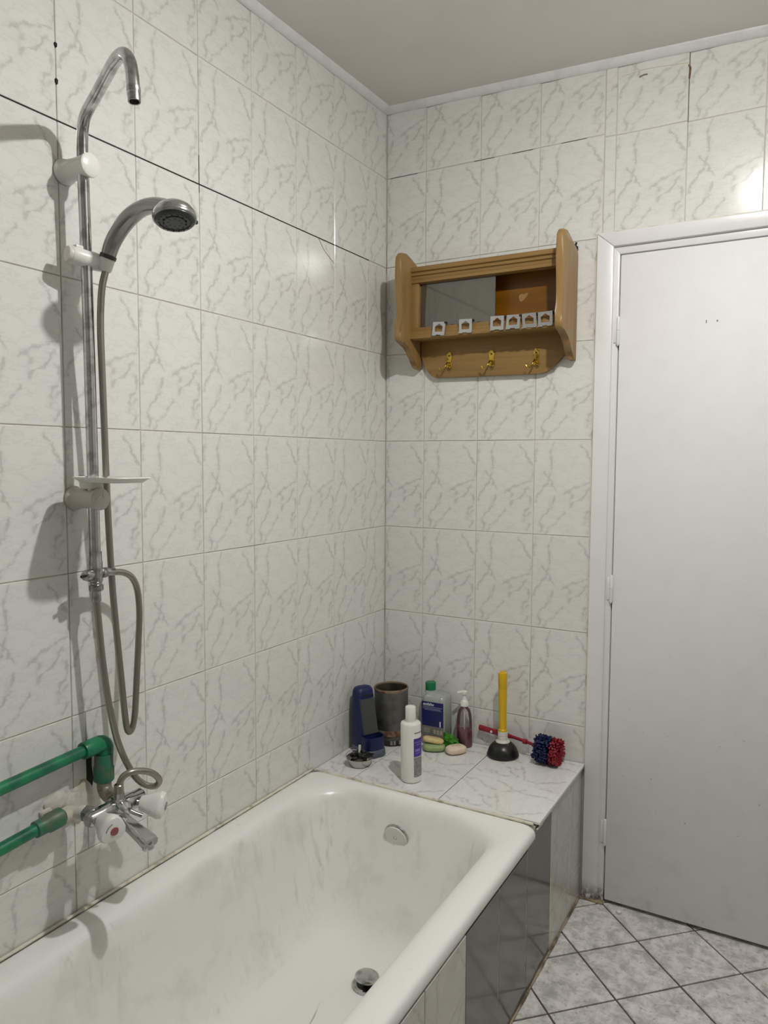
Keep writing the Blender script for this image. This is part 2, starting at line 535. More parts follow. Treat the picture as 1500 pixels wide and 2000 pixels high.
# back wall slab with the door opening left free
DX0, DX1, DZ1 = .742, 1.665, 2.088
bm = box(-.08, DX0, -GZ, .10, -.05, 2.65)
box(DX1, XR + .08, -GZ, .10, -.05, 2.65, bm=bm)
box(DX0, DX1, -GZ, .10, DZ1, 2.65, bm=bm)
wall_back = struct(finish('wall_back', bm, 'grout', smooth=False))
wall_right = struct(finish('wall_right', box(XR, XR + .08, YF, .06, -.05, 2.62), 'plain_wall', smooth=False))
wall_front = struct(finish('wall_front', box(-.08, XR + .08, YF - .08, YF, -.05, 2.62), 'plain_wall', smooth=False))

# ---- tiles
TILE_MESH = {}
def tile_mesh(u0, u1, v0, v1, mat, gap=.0022, th=.007, ch=.0011):
    key = (round(u0, 4), round(u1, 4), round(v0, 4), round(v1, 4), mat)
    if key in TILE_MESH: return TILE_MESH[key]
    g = gap / 2
    a, b, c, d = u0 + g, u1 - g, v0 + g, v1 - g
    R = lambda i, z: [(a + i, c + i, z), (b - i, c + i, z), (b - i, d - i, z), (a + i, d - i, z)]
    vs = R(0, -th) + R(0, -ch) + R(ch, 0)
    fs = [(8, 9, 10, 11)]
    for k in range(4):
        j = (k + 1) % 4
        fs += [(k, j, 4 + j, 4 + k), (4 + k, 4 + j, 8 + j, 8 + k)]
    me = bpy.data.meshes.new('tile')
    me.from_pydata(vs, [], fs)
    me.materials.append(M[mat])
    TILE_MESH[key] = me
    return me

ROT_L = Matrix(((0, 0, 1), (1, 0, 0), (0, 1, 0))).to_euler()      # local x -> +Y, y -> +Z, z -> +X
ROT_B = Matrix(((1, 0, 0), (0, 0, -1), (0, 1, 0))).to_euler()     # local x -> +X, y -> +Z, z -> -Y
ROT_R180 = Matrix.Rotation(PI, 3, 'Z')

def put_tile(parent, me, loc, rot, flip=False):
    o = bpy.data.objects.new('tile', me)
    COL.objects.link(o)
    o.parent = parent
    o.location = loc
    o.rotation_euler = (rot.to_matrix() @ ROT_R180).to_euler() if flip else rot
    return o

RX = random.Random(3)
def jig(): return RX.uniform(-.0006, .0002)

TW, TH = .2, .3047
ZTOP_L = 2.585
rows = []                      # (centre z, lower cut, upper cut) relative to the full tile
for r in range(-1, 7):
    zt = JZ[0] + TH if r == -1 else JZ[r]
    zb = zt - TH
    rows.append((r, zt, zb))
for k in range(-1, 14):
    yc = -(AL + TW * k + TW / 2)
    for r, zt, zb in rows:
        zcn = (zt + zb) / 2
        v1, v0 = TH / 2, -TH / 2
        if r == -1: v1 = zc(0, yc) - .018 - zcn
        if r == 6: v0 = .405 - zcn
        u0, u1 = -TW / 2, TW / 2
        if k == -1: u1 = -yc - .001
        if k == 13: u0 = YF + .001 - yc
        if u1 - u0 < .01: continue
        if k == 5 and r == 5:       # tile chipped away around the upper pipe elbow: a real notch
            us = -.066
            put_tile(wall_left, tile_mesh(u0, us, v0, v1, 'tile'), (jig(), yc, zcn), ROT_L)
            pts = [(us + .001, v0 + .001), (u1 - .001, v0 + .001), (u1 - .001, v1 - .001), (us + .001, v1 - .001),
                   (us + .001, .078), (us + .008, .080), (us + .015, .066), (us + .013, .03), (us + .017, .0), (us + .012, -.022), (us + .001, -.030)]
            b = prism(pts, -.007, 0, lambda a, c, d: (a, c, d))
            me = bpy.data.meshes.new('tile'); b.to_mesh(me); b.free(); me.materials.append(M['tile'])
        else:
            me = tile_mesh(u0, u1, v0, v1, 'tile')
        flip = (r == 6 and k >= 0)
        put_tile(wall_left, me, (jig(), yc, zcn), ROT_L)
# back wall: left of the door frame, then above it
for k in range(0, 4):
    xc = AB + TW * k - TW / 2
    for r, zt, zb in rows:
        zcn = (zt + zb) / 2
        v1, v0 = TH / 2, -TH / 2
        if r == -1: v1 = zc(xc, 0) - .018 - zcn
        if r == 6: v0 = .40 - zcn
        u0, u1 = -TW / 2, TW / 2
        if k == 0: u0 = -xc + .001
        if k == 3 and r >= 1: u1 = .7385 - xc
        put_tile(wall_back, tile_mesh(u0, u1, v0, v1, 'tile'), (xc, -jig(), zcn), ROT_B)
# narrow strip and the tiles over the door, set a little lower
for x0, x1, full in ((.7545, .788, 0), (.788, .988, 1), (.988, 1.188, 1), (1.188, 1.388, 1), (1.388, 1.588, 1), (1.588, 1.788, 1)):
    xc = (x0 + x1) / 2
    dz = -.008 - .016 * (xc - .75)
    for r in (-1, 0):
        zt = (JZ[0] + TH if r == -1 else JZ[0]) + dz
        zb = zt - TH
        zcn = (zt + zb) / 2
        v1, v0 = TH / 2, -TH / 2
        if r == -1: v1 = zc(xc, 0) - .018 - zcn
        else: v0 = (DZ1 + .004) - zcn
        put_tile(wall_back, tile_mesh(-(x1 - x0) / 2, (x1 - x0) / 2, v0, v1, 'tile'), (xc, -jig(), zcn), ROT_B)
# beside the door on the right
for r, zt, zb in rows[2:]:
    put_tile(wall_back, tile_mesh(1.67 - 1.735, .065 - .002, -TH / 2, TH / 2, 'tile'), (1.735, 0, (zt + zb) / 2), ROT_B)
put_tile(wall_back, tile_mesh(1.67 - 1.735, .065 - .002, .002 - .0985, TH / 2, 'tile'), (1.735, 0, JZ[7] - TH / 2), ROT_B)
# black joint lines (mould) that stand out on the walls
def joint(parent, name, mat, x0, x1, y0, y1, z0, z1):
    return finish(name, box(x0, x1, y0, y1, z0, z1), mat, parent, smooth=False)
joint(wall_left, 'black_joint', 'grout_black', -.004, -.0004, YF + .01, -.12, JZ[1] - .0016, JZ[1] + .0016)
joint(wall_left, 'black_joint', 'grout_black', -.004, -.0007, -(AL + .8) - .0011, -(AL + .8) + .0011, JZ[1] - .02, JZ[1] + .07)
for xa, xb in ((.012, .12), (.33, .40), (.46, .53), (.62, .70)):
    joint(wall_back, 'dark_joint', 'grout_black', xa, xb, .0012, .004, JZ[0] - .0007, JZ[0] + .0007)
joint(wall_back, 'dark_joint', 'grout_black', .9874, .9886, .0010, .004, 2.37, 2.57)
for zz, h in ((2.225, .012), (2.155, .014)):
    bm = lathe([(0, -h / 2), (.0035, -h / 4), (.004, h / 5), (0, h / 2)], 10, Matrix.Translation((.0, -(AL + 1.2), zz)))
    finish('black_speck', bm, 'grout_black', wall_left)
finish('crack_line', tube([(.0004, -.418, 2.077), (.0004, -.392, 2.052), (.0004, -.334, 2.022)], .0007, 6, .02), 'rust', wall_left)
finish('rust_mark', tube([(.850, -.0004, 2.526), (.863, -.0004, 2.530), (.873, -.0004, 2.529)], .0022, 6, .01), 'rust', wall_back)
finish('rust_mark', tube([(.986, -.0003, 2.528), (.990, -.0003, 2.518), (.988, -.0003, 2.49)], .0026, 6, .01), 'rust', wall_back)
finish('rust_mark', tube([(.80, -.0002, 2.540), (.86, -.0002, 2.545), (.93, -.0002, 2.540), (.985, -.0002, 2.534)], .0014, 6, .01), 'sealant', wall_back)
# black sheet that paints the hole's shade behind the notch, crack of the chipped corner tile
finish('hole_shade_sheet', box(-.006, -.0016, -1.302, -1.272, .665, .800), 'hole_shade', wall_left, smooth=False)

# caulk strips along the ceiling
def strip(name, p0, p1, inward, s=.021):
    p0, p1, w = Vector(p0), Vector(p1), Vector(inward)
    vs = []
    for p in (p0, p1):
        vs += [p, p + w * s, p + w * s * .95 + Vector((0, 0, -.007)), p + w * s * .45 + Vector((0, 0, -s * .7)), p + w * .004 + Vector((0, 0, -s)), p + Vector((0, 0, -s))]
    fs = [(i, (i + 1) % 6, 6 + (i + 1) % 6, 6 + i) for i in range(6)] + [(5, 4, 3, 2, 1, 0), (6, 7, 8, 9, 10, 11)]
    return struct(finish(name, poly_bm(vs, fs), 'trim', sharp=60))
strip('trim_1', (0, 0, zc(0, 0)), (0, YF, zc(0, YF)), (1, 0, 0))
strip('trim_2', (.0, 0, zc(.0, 0)), (XR, 0, zc(XR, 0)), (0, -1, 0))

# ---- floor tiles, laid diagonally
def clip_poly(poly, a, b, c):     # keep a*x + b*y <= c
    out = []
    for i in range(len(poly)):
        p, q = poly[i], poly[(i + 1) % len(poly)]
        dp, dq = a * p[0] + b * p[1] - c, a * q[0] + b * q[1] - c
        if dp <= 0: out.append(p)
        if dp * dq < 0:
            t = dp / (dp - dq)
            out.append((p[0] + (q[0] - p[0]) * t, p[1] + (q[1] - p[1]) * t))
    return out

FT = .1955
FN = Vector((.9450, -.1465))       # one joint crossing seen in the picture
ex, ey = Vector((math.cos(PI / 4), math.sin(PI / 4))), Vector((-math.sin(PI / 4), math.cos(PI / 4)))
FULL_FLOOR = None
def floor_poly_mesh(poly):
    cx = sum(p[0] for p in poly) / len(poly); cy = sum(p[1] for p in poly) / len(poly)
    n = len(poly)
    ins = []
    for p in poly:
        d = Vector((cx - p[0], cy - p[1])); l = d.length
        ins.append((p[0] + d.x / l * .0015, p[1] + d.y / l * .0015))
    vs = [(p[0], p[1], -.006) for p in poly] + [(p[0], p[1], -.001) for p in poly] + [(p[0], p[1], 0.0) for p in ins]
    fs = [tuple(range(2 * n, 3 * n))]
    for k in range(n):
        j = (k + 1) % n
        fs += [(k, j, n + j, n + k), (n + k, n + j, 2 * n + j, 2 * n + k)]
    me = bpy.data.meshes.new('tile'); me.from_pydata(vs, [], fs); me.materials.append(M['floor_tile'])
    return me
for i in range(-16, 17):
    for j in range(-16, 17):
        c = FN + ex * ((i + .5) * FT) + ey * ((j + .5) * FT)
        h = FT / 2 - .0027
        loc = [(-h, -h), (h, -h), (h, h), (-h, h)]
        w = [(c + ex * a + ey * b) for a, b in loc]
        pw = [(p.x, p.y) for p in w]
        inside = all(.737 <= p[0] <= XR and YF <= p[1] <= .03 for p in pw)
        if inside:
            if FULL_FLOOR is None: FULL_FLOOR = floor_poly_mesh(loc)
            me = FULL_FLOOR
        else:
            q = clip_poly(clip_poly(clip_poly(clip_poly(pw, -1, 0, -.737), 1, 0, XR), 0, 1, .03), 0, -1, -YF)
            if len(q) < 3: continue
            ar = abs(sum(q[a][0] * q[(a + 1) % len(q)][1] - q[(a + 1) % len(q)][0] * q[a][1] for a in range(len(q)))) / 2
            if ar < 2e-4: continue
            me = floor_poly_mesh([((Vector(p) - c).dot(ex), (Vector(p) - c).dot(ey)) for p in q])
        o = bpy.data.objects.new('tile', me); COL.objects.link(o); o.parent = floor
        o.location = (c.x, c.y, RX.uniform(-.0008, .0)); o.rotation_euler = (0, 0, PI / 4)

# ------------------------------------------------------------------ door with frame
door = bpy.data.objects.new('door_1', None); COL.objects.link(door); struct(door)
door['label'] = 'plain white painted door in a white wooden frame'
ORI[door.name] = Vector((0, 0, 0))
FX0, FX1, FZ = .7425, 1.66, 2.089      # outer frame
IX0, IX1, IZ = .793, 1.61, 2.046       # inner edge of the raised casing
LX0, LX1, LZ = .813, 1.59, 2.020       # door leaf
FRONT = -.016
# raised casing as three mitred boards
def board(pts, name, y0, y1, bev=.004):
    return finish(name, prism(pts, y0, y1, lambda a, b, d: (a, d, b), bev=bev), 'door', door)
board([(FX0, .0), (IX0, .0), (IX0, IZ), (FX0, FZ)], 'frame_post', .05, FRONT)
board([(FX1, .0), (FX1, FZ), (IX1, IZ), (IX1, .0)], 'frame_post', .05, FRONT)
board([(FX0, FZ), (IX0, IZ), (IX1, IZ), (FX1, FZ)], 'frame_head', .05, FRONT)
board([(IX0 - .002, .0), (LX0 - .004, .0), (LX0 - .004, LZ + .004), (IX0 - .002, IZ + .002)], 'stop_strip', .05, -.004, .0015)
board([(LX1 + .004, .0), (IX1 + .002, .0), (IX1 + .002, IZ + .002), (LX1 + .004, LZ + .004)], 'stop_strip', .05, -.004, .0015)
board([(IX0 - .002, IZ + .002), (LX0 - .004, LZ + .004), (LX1 + .004, LZ + .004), (IX1 + .002, IZ + .002)], 'stop_strip', .05, -.004, .0015)
leaf = finish('door_leaf', box(LX0, LX1, -.006, .034, .012, LZ, .003), 'leaf', door)
finish('gap_backing', box(LX0 - .02, LX1 + .02, .052, .056, .0, LZ + .03), 'black_pl', door, smooth=False)
for z in (1.797, 1.012, .235):
    x = LX0 - .002
    bm = lathe([(0, -.047), (.003, -.045), (.0055, -.040), (.0055, -.0012), (.0045, -.0008), (.0045, .0008), (.0055, .0012), (.0055, .036), (.004, .041), (0, .043)], 14, Matrix.Translation((x, -.010, z)))
    box(x - .014, x, -.0075, -.004, z - .036, z + .034, .001, bm)
    finish('hinge', bm, 'door', door)
# scars in the paint
for x, z, w, h in ((1.056, 1.803, .0025, .009), (1.085, 1.803, .004, .005)):
    finish('paint_chip', box(x - w / 2, x + w / 2, -.0064, -.0055, z - h / 2, z + h / 2, .0003), 'lab_grey', door, smooth=False)
# dirty sealant line along frame and wall
finish('sealant_line', box(.7365, .7425, -.004, .004, .42, FZ), 'sealant', door, smooth=False)
finish('sealant_line', box(.7365, FX1, -.005, .004, FZ, FZ + .004), 'sealant', door, smooth=False)
finish('sealant_line', box(.7375, .812, -.022, -.006, .0, .007, .003), 'sealant_dark', door, smooth=False)

# ------------------------------------------------------------------ bathtub
TX0, TX1, TY0, TY1 = .004, .737, -.458, -2.06
tub = thing('bathtub', 'white enamelled built-in bathtub along the tiled left wall', 'bathtub', ((TX0 + TX1) / 2, (TY0 + TY1) / 2, 0.0))
def tub_loop(z, x0, x1, y0, y1, r):
    return [(p[0], p[1], z) for p in rrect(x0, x1, y1, y0, r, 10)]
loops = [tub_loop(.396, TX0 + .004, TX1 - .004, TY0, TY1, .02),
         tub_loop(.402, TX0, TX1, TY0, TY1, .022),
         tub_loop(.415, TX0, TX1 + .0005, TY0, TY1, .024),
         tub_loop(.425, TX0 + .002, TX1 - .002, TY0 - .002, TY1 + .002, .025),
         tub_loop(.431, TX0 + .009, TX1 - .010, TY0 - .007, TY1 + .008, .03),
         tub_loop(.433, TX0 + .022, TX1 - .024, TY0 - .015, TY1 + .02, .05),
         tub_loop(.432, TX0 + .05, TX1 - .052, TY0 - .028, TY1 + .05, .10),
         tub_loop(.428, .068, .668, -.492, TY1 + .07, .125),
         tub_loop(.419, .079, .657, -.502, TY1 + .082, .135),
         tub_loop(.402, .088, .649, -.510, TY1 + .092, .14),
         tub_loop(.375, .094, .643, -.517, TY1 + .10, .145),
         tub_loop(.30, .104, .634, -.537, TY1 + .13, .15),
         tub_loop(.20, .120, .620, -.566, TY1 + .18, .155),
         tub_loop(.13, .138, .602, -.592, TY1 + .23, .155),
         tub_loop(.085, .160, .582, -.620, TY1 + .28, .15),
         tub_loop(.058, .190, .552, -.652, TY1 + .33, .135),
         tub_loop(.045, .228, .514, -.692, TY1 + .37, .11),
         tub_loop(.040, .270, .470, -.740, TY1 + .42, .08),
         tub_loop(.038, .33, .42, -.80, TY1 + .48, .04)]
bm = loft(loops, cap1=True)
shell = finish('tub_shell', bm, 'enamel', tub, sharp=70)
md = shell.modifiers.new('sub', 'SUBSURF'); md.levels = 1; md.render_levels = 1
# overflow cover on the sloping end, drain with its raised plug
ov = Vector((.347, -.5335, .333))
m = axis_m(ov, (0, -1, -.28))
o = finish('overflow_cover', lathe([(0, -.006), (.036, -.006), (.036, .002), (.033, .006), (.012, .0075), (0, .0078)], 32, m), 'white_pl', tub)
finish('cover_ring', lathe([(.033, .004), (.0365, .0035), (.0385, .001), (.0385, -.004), (.036, -.006)], 32, m), 'chrome', o)
finish('cover_screw', lathe([(0, .010), (.004, .0098), (.0045, .0085), (.0045, .007)], 14, m), 'chrome_dull', o)
dr = Vector((.383, -.752, .040))
o = finish('drain_ring', lathe([(.040, .0), (.040, .004), (.036, .006), (.028, .004), (.026, -.0005)], 32, Matrix.Translation(dr)), 'chrome', tub)
finish('drain_hole', lathe([(0, .0018), (.027, .0018), (.027, .001)], 28, Matrix.Translation(dr)), 'black_pl', o)
plug = thing('drain_plug', 'chrome bath plug resting raised over the tub drain', 'plug', dr + Vector((0, 0, .002)))
m = axis_m(dr + Vector((.0, .0, .024)), (.06, .04, 1))
finish('plug_cap', lathe([(0, .004), (.024, .0035), (.031, .001), (.0325, -.002), (.031, -.005), (.024, -.006), (0, -.006)], 32, m), 'chrome', plug)
finish('plug_stem', lathe([(0, .0), (.010, .0), (.010, .020), (0, .020)], 14, Matrix.Translation(dr + Vector((0, 0, .002)))), 'black_pl', plug)
# sealant beads
def bead(name, pts, r, parent, mat='sealant', sd=1):
    rn = random.Random(sd)
    return finish(name, tube(pts, lambda t: r * (.8 + .45 * mnoise.noise(Vector((t * 40, sd * 3.1, 0)))), 8, .012), mat, parent)
bead('sealant_bead', [(.0055, TY0 - .0, .430), (.0055, -1.0, .431), (.0055, -2.05, .432)], .0046, tub)
bead('sealant_bead', [(.01, TY0 + .000, .4270), (.25, TY0 - .001, .4305), (.5, TY0 - .002, .4325), (.725, TY0 - .002, .4335)], .0058, tub, 'sealant', 2)

# ------------------------------------------------------------------ tiled ledge behind the tub
def zd(x): return .424 + .02 * x
deck = thing('tiled_ledge', 'marble tiled ledge at the head of the bathtub', 'ledge', (.37, -.228, .0))
dk = Matrix.Translation((0, 0, .424)) @ Matrix.Rotation(-.02, 4, 'Y')
finish('ledge_core', box(.001, .699, -.452, -.001, .36, .4235, 0, mat4=None), 'grout', deck, smooth=False)
bmt = box(.0015, .736, -.4465, -.0015, -.012, -.0018); bmesh.ops.transform(bmt, matrix=dk, verts=bmt.verts)
finish('mortar_layer', bmt, 'grout_black', deck, smooth=False)
ROT_D = (Matrix.Rotation(-.02, 3, 'Y') @ Matrix(((0, 1, 0), (-1, 0, 0), (0, 0, 1)))).to_euler()   # local y (0.3 side) -> +X
for xa, xb, xf in ((.0015, .1455, -.004), (.1455, .4395, .2925), (.4395, .7425, .591)):
    for ya, yb in ((-.240, -.0015), (-.4545, -.240)):
        ycn = -.120 if ya > -.3 else -.347
        if xa < .1: xf = .0015 - .0045
        xcn = (xa + xb) / 2
        me = tile_mesh(-(yb - ycn), -(ya - ycn), xa - xcn, xb - xcn, 'deck_tile', th=.0075)
        o = bpy.data.objects.new('tile', me); COL.objects.link(o); o.parent = deck
        o.location = Vector((xcn, ycn, zd(xcn))) - ORI[deck.name]
        o.rotation_euler = ROT_D

# ------------------------------------------------------------------ side panel of the tub
panel = thing('bath_side_panel', 'tiled bathtub side panel with three dark grey tiles', 'panel', (.722, -1.03, 0))
finish('panel_core', box(.700, .7285, TY1, -.001, .0, .394), 'grout', panel, smooth=False)
finish('panel_core', box(.700, .7285, TY0 + .001, -.001, .394, .4255), 'grout', panel, smooth=False)
def panel_tile(y0, y1, z0, z1, mat, zcen=None):
    ycn = (y0 + y1) / 2; zcn = (z0 + z1) / 2 if zcen is None else zcen
    me = tile_mesh(y0 - ycn, y1 - ycn, z0 - zcn, z1 - zcn, mat)
    o = bpy.data.objects.new('tile', me); COL.objects.link(o); o.parent = panel
    o.location = Vector((.7355 + RX.uniform(-.0004, .0004), ycn, zcn)) - ORI[panel.name]
    o.rotation_euler = ROT_L
for y0, y1 in ((-.137, -.002), (-.329, -.137)):
    panel_tile(y0, y1, .112, .4255, 'panel_tile')
    panel_tile(y0, y1, .001, .112, 'panel_tile', .06)
for y0, y1 in ((-.532, -.329), (-.732, -.532), (-.927, -.732)):
    panel_tile(y0, y1, .001, .3945 if y1 < -.45 else .4185, 'dark_tile')
for yj in (-.532, -.732):
    finish('white_grout_line', box(.729, .7350, yj - .0014, yj + .0014, .004, .393), 'white_grout', panel, smooth=False)
yy = -.927
while yy > TY1 + .02:
    y0 = max(yy - .196, TY1)
    panel_tile(y0, yy, .112, .3945, 'panel_tile')
    panel_tile(y0, yy, .001, .112, 'panel_tile', .06)
    yy = y0
bead('sealant_bead', [(.738, -.004, .004), (.738, -.3, .004), (.738, -.62, .004), (.738, -1.2, .004), (.738, TY1, .004)], .0042, panel, 'sealant_dark', 3)
bead('white_edge_strip', [(.734, -.335, .4205), (.734, -.40, .4195), (.734, -.455, .4185)], .0035, panel, 'white_pl', 5)

# ------------------------------------------------------------------ green water pipes, mixer tap
def place(name, mat, parent, bm, **kw): return finish(name, bm, mat, parent, **kw)
up = thing('water_pipe', 'upper green plastic water pipe with elbow above the mixer tap', 'pipe', (0.03, -1.4, .79))
XP = .034
finish('pipe_run', tube([(XP, YF + .004, .781), (XP, -1.52, .783), (XP, -1.325, .793)], .0125, 18, .2), 'green_pipe', up)
bm = lathe([(.0125, -.026), (.0175, -.026), (.0185, -.022), (.0185, .018), (.016, .022)], 22, axis_m((XP, -1.306, .794), (0, 1, .04)))
finish('elbow', merge(tube([(XP, -1.298, .794), (XP, -1.283, .793), (XP, -1.276, .784), (XP, -1.277, .765)], .0185, 20, .004), bm), 'green_pipe', up)
finish('coupling', lathe([(.0185, .022), (.0195, .020), (.0195, -.006), (.0215, -.010), (.0215, -.038), (.019, -.040)], 22, axis_m((XP, -1.279, .750), (.05, -.02, 1))), 'green_old', up)
finish('metal_adaptor', tube([(XP + .002, -1.280, .716), (XP + .004, -1.282, .697), (XP + .016, -1.284, .686), (XP + .038, -1.285, .682)], .0155, 18, .004), 'brass_old', up)
finish('hex_nut', lathe([(.012, -.010), (.0165, -.009), (.0165, .009), (.012, .010)], 6, axis_m((XP + .046, -1.286, .681), (1, 0, -.05))), 'brass_old', up, sharp=20)

lo = thing('water_pipe', 'lower green plastic water pipe ending in crumbling plaster', 'pipe', (0.03, -1.45, .67))
finish('pipe_run', tube([(XP, YF + .004, .655), (XP, -1.521, .667), (XP, -1.430, .674)], .0125, 18, .2), 'green_pipe', lo)
finish('coupling', lathe([(.0128, -.03), (.0165, -.028), (.0165, -.004), (.0195, .000), (.0195, .030), (.016, .033)], 22, axis_m((XP, -1.418, .674), (0, 1, .05))), 'green_old', lo)
finish('metal_adaptor', tube([(XP, -1.384, .675), (XP, -1.366, .675), (XP + .01, -1.356, .675), (XP + .036, -1.352, .675)], .0150, 16, .004), 'plaster', lo)

# plaster lumps smeared around the inlets
rn = random.Random(11)
bm = None
for cy, cz, sy, sz, h in ((-1.345, .668, .038, .034, .022), (-1.372, .690, .03, .022, .02), (-1.312, .672, .030, .040, .016), (-1.395, .678, .02, .016, .016), (-1.295, .658, .016, .026, .012), (-1.325, .645, .02, .018, .010)):
    b = BM(); bmesh.ops.create_icosphere(b, subdivisions=3, radius=1.0)
    for v in b.verts:
        n = 1 + .30 * mnoise.noise(v.co * 2.1 + Vector((cy * 40, cz * 40, 0)))
        v.co = Vector((max(v.co.x, -.1) * h * .62 * n, cy + v.co.y * sy * n, cz + v.co.z * sz * n))
    bm = merge(bm, b)
finish('plaster_patch', bm, 'plaster', wall_left, sharp=80)

tap = thing('mixer_tap', 'chrome bath mixer tap with two white knobs below the hose', 'tap', (.10, -1.31, .64))
XB = .098
finish('tap_body', merge(lathe([(0, -.075), (.012, -.075), (.0155, -.070), (.0155, -.045), (.0175, -.04), (.0175, .035), (.0155, .04), (.0155, .062), (.012, .067), (0, .067)], 22, axis_m((XB, -1.300, .676), (0, 1, .0))),
                        lathe([(.0165, -.02), (.020, .0), (.0195, .018), (.012, .026), (0, .027)], 20, axis_m((XB + .004, -1.300, .676), (1, 0, -.25)))), 'chrome', tap)
for y in (-1.352, -1.286):
    finish('inlet_nut', lathe([(.010, -.012), (.018, -.011), (.018, .010), (.013, .012), (.009, .012)], 6, axis_m((XB - .018, y, .676), (1, 0, 0))), 'chrome_dull', tap, sharp=20)
finish('hose_outlet', lathe([(.014, 0), (.014, .012), (.011, .014), (.011, .026), (0, .026)], 18, axis_m((XB + .006, -1.300, .682), (0, 0, 1))), 'chrome_dull', tap)
finish('diverter_lever', merge(tube([(XB + .022, -1.292, .672), (XB + .036, -1.284, .664), (XB + .048, -1.276, .658)], .0045, 10, .01),
                              lathe([(0, 0), (.011, .001), (.012, .010), (.008, .016), (0, .017)], 14, axis_m((XB + .012, -1.293, .674), (1, .3, -.2)))), 'chrome_dull', tap)
# long flat spout
sp = []
for t, w, h in ((0, .010, .011), (.1, .0125, .011), (.5, .0145, .0095), (.82, .017, .0095), (.93, .018, .010), (1.0, .0165, .009)):
    c = Vector((XB + .012, -1.306, .662)).lerp(Vector((.217, -1.319, .637)), t)
    d = (Vector((.217, -1.319, .637)) - Vector((XB + .012, -1.306, .662))).normalized()
    sd_ = d.cross(Vector((0, 0, 1))).normalized(); upv = sd_.cross(d)
    sp.append([tuple(c + sd_ * p[0] + upv * p[1]) for p in rrect(-w, w, -h, h, min(w, h) * .75, 4)])
bm = loft(sp, cap0=True, cap1=True)
lathe([(.012, .0), (.012, .016), (.010, .018), (0, .018)], 18, axis_m((.206, -1.318, .639), (.25, -.03, -1)), bm)
finish('spout', bm, 'chrome_plain', tap, sharp=50)
def knob(origin, axis, mark):
    lob = lambda a, z: 1 + .10 * math.cos(3 * a) * min(1, max(0, z / .03))
    ms = axis_m(Vector(origin) - Vector(axis).normalized() * .020, axis)
    finish('valve_stem', lathe([(0, 0), (.013, 0), (.013, .010), (.010, .014), (.010, .026)], 18, ms), 'chrome', tap)
    m = axis_m(origin, axis)
    kb = finish('valve_knob', lathe([(0, .0), (.0155, .0), (.017, .004), (.0185, .012), (.024, .028), (.0275, .040), (.0275, .046), (.024, .051), (.012, .0535), (0, .054)], 30, m, lobes=lob), 'white_pl', tap)
    finish('knob_cap', lathe([(0, .0555), (.008, .0553), (.0088, .0535), (.0088, .052)], 20, m), mark, kb)
    return kb, m
kb, m = knob((XB + .012, -1.350, .671), (1.0, -.22, -.10), 'red_mark')
bm = None
arc = [m @ Vector((.017 * math.cos(a), .017 * math.sin(a), .0532)) for a in [(.25 + .09 * i) for i in range(14)]]
finish('arrow_mark', tube(arc, .0009, 6, .01), 'lab_grey', kb)
knob((XB + .017, -1.252, .668), (.70, .42, -.10), 'lab_grey')

# ------------------------------------------------------------------ shower rail
rail = thing('shower_rail', 'chrome shower pole with bent top arm on white wall brackets', 'shower rail', (.06, -1.315, 1.14))
XS, YS = .060, -1.3135
pole = [(XS, YS + .003, 1.205), (XS, YS + .001, 1.5), (XS, YS - .002, 1.8), (XS, YS - .005, 1.97), (XS, -1.3192, 2.016), (.0645, -1.3208, 2.050), (.083, -1.328, 2.073),
        (.122, -1.338, 2.092), (.183, -1.364, 2.102), (.232, -1.386, 2.108), (.262, -1.395, 2.1105), (.282, -1.402, 2.101), (.296, -1.407, 2.084), (.304, -1.410, 2.062), (.308, -1.412, 2.042), (.3105, -1.413, 2.024)]
finish('riser_pole', tube(pole, .0112, 22, .006), 'chrome', rail)
end = Vector((.3105, -1.413, 2.026))
o = finish('arm_end_thread', lathe([(.0115, .012), (.0118, .010), (.0118, .003), (.0108, .001), (.0108, -.014), (.0085, -.014), (.0085, .0)], 22, axis_m(end, (-.12, .04, 1))), 'chrome_dull', rail)
finish('arm_opening', lathe([(0, -.009), (.0088, -.009)], 20, axis_m(end, (-.12, .04, 1))), 'black_pl', o)
for z, y, mat_, cap in ((1.982, YS - .004, 'white_pl', 'white_pl'), (1.323, YS + .002, 'grey_pl', 'grey_pl')):
    m = axis_m((.0, y, z), (1, 0, 0))
    br = finish('wall_bracket', lathe([(.0, .0005), (.024, .0005), (.0255, .004), (.0245, .010), (.0215, .014), (.0205, .046), (.0215, .072), (.0225, .076)], 30, m), mat_, rail)
    finish('bracket_cap', lathe([(.0225, .0755), (.0232, .077), (.0228, .0815), (.020, .0835), (0, .0845)], 30, m), cap, br)
    finish('bracket_gap', lathe([(.021, .0004), (.0258, .0004), (.0258, .0010), (.021, .0010)], 24, m), 'grey_pl', br)
    if z < 1.5:
        for dy, dz, ln, an in ((-.004, .006, .012, .9), (.006, .006, .011, -.35), (-.008, .001, .006, .9)):  # short white tick marks on the lower cap
            d = Vector((0, math.sin(an), math.cos(an))) * ln / 2
            c = Vector((.0848, y + dy, z + dz))
            finish('cap_tick', tube([c - d, c + d], .0009, 6, .1), 'white_pl', br)
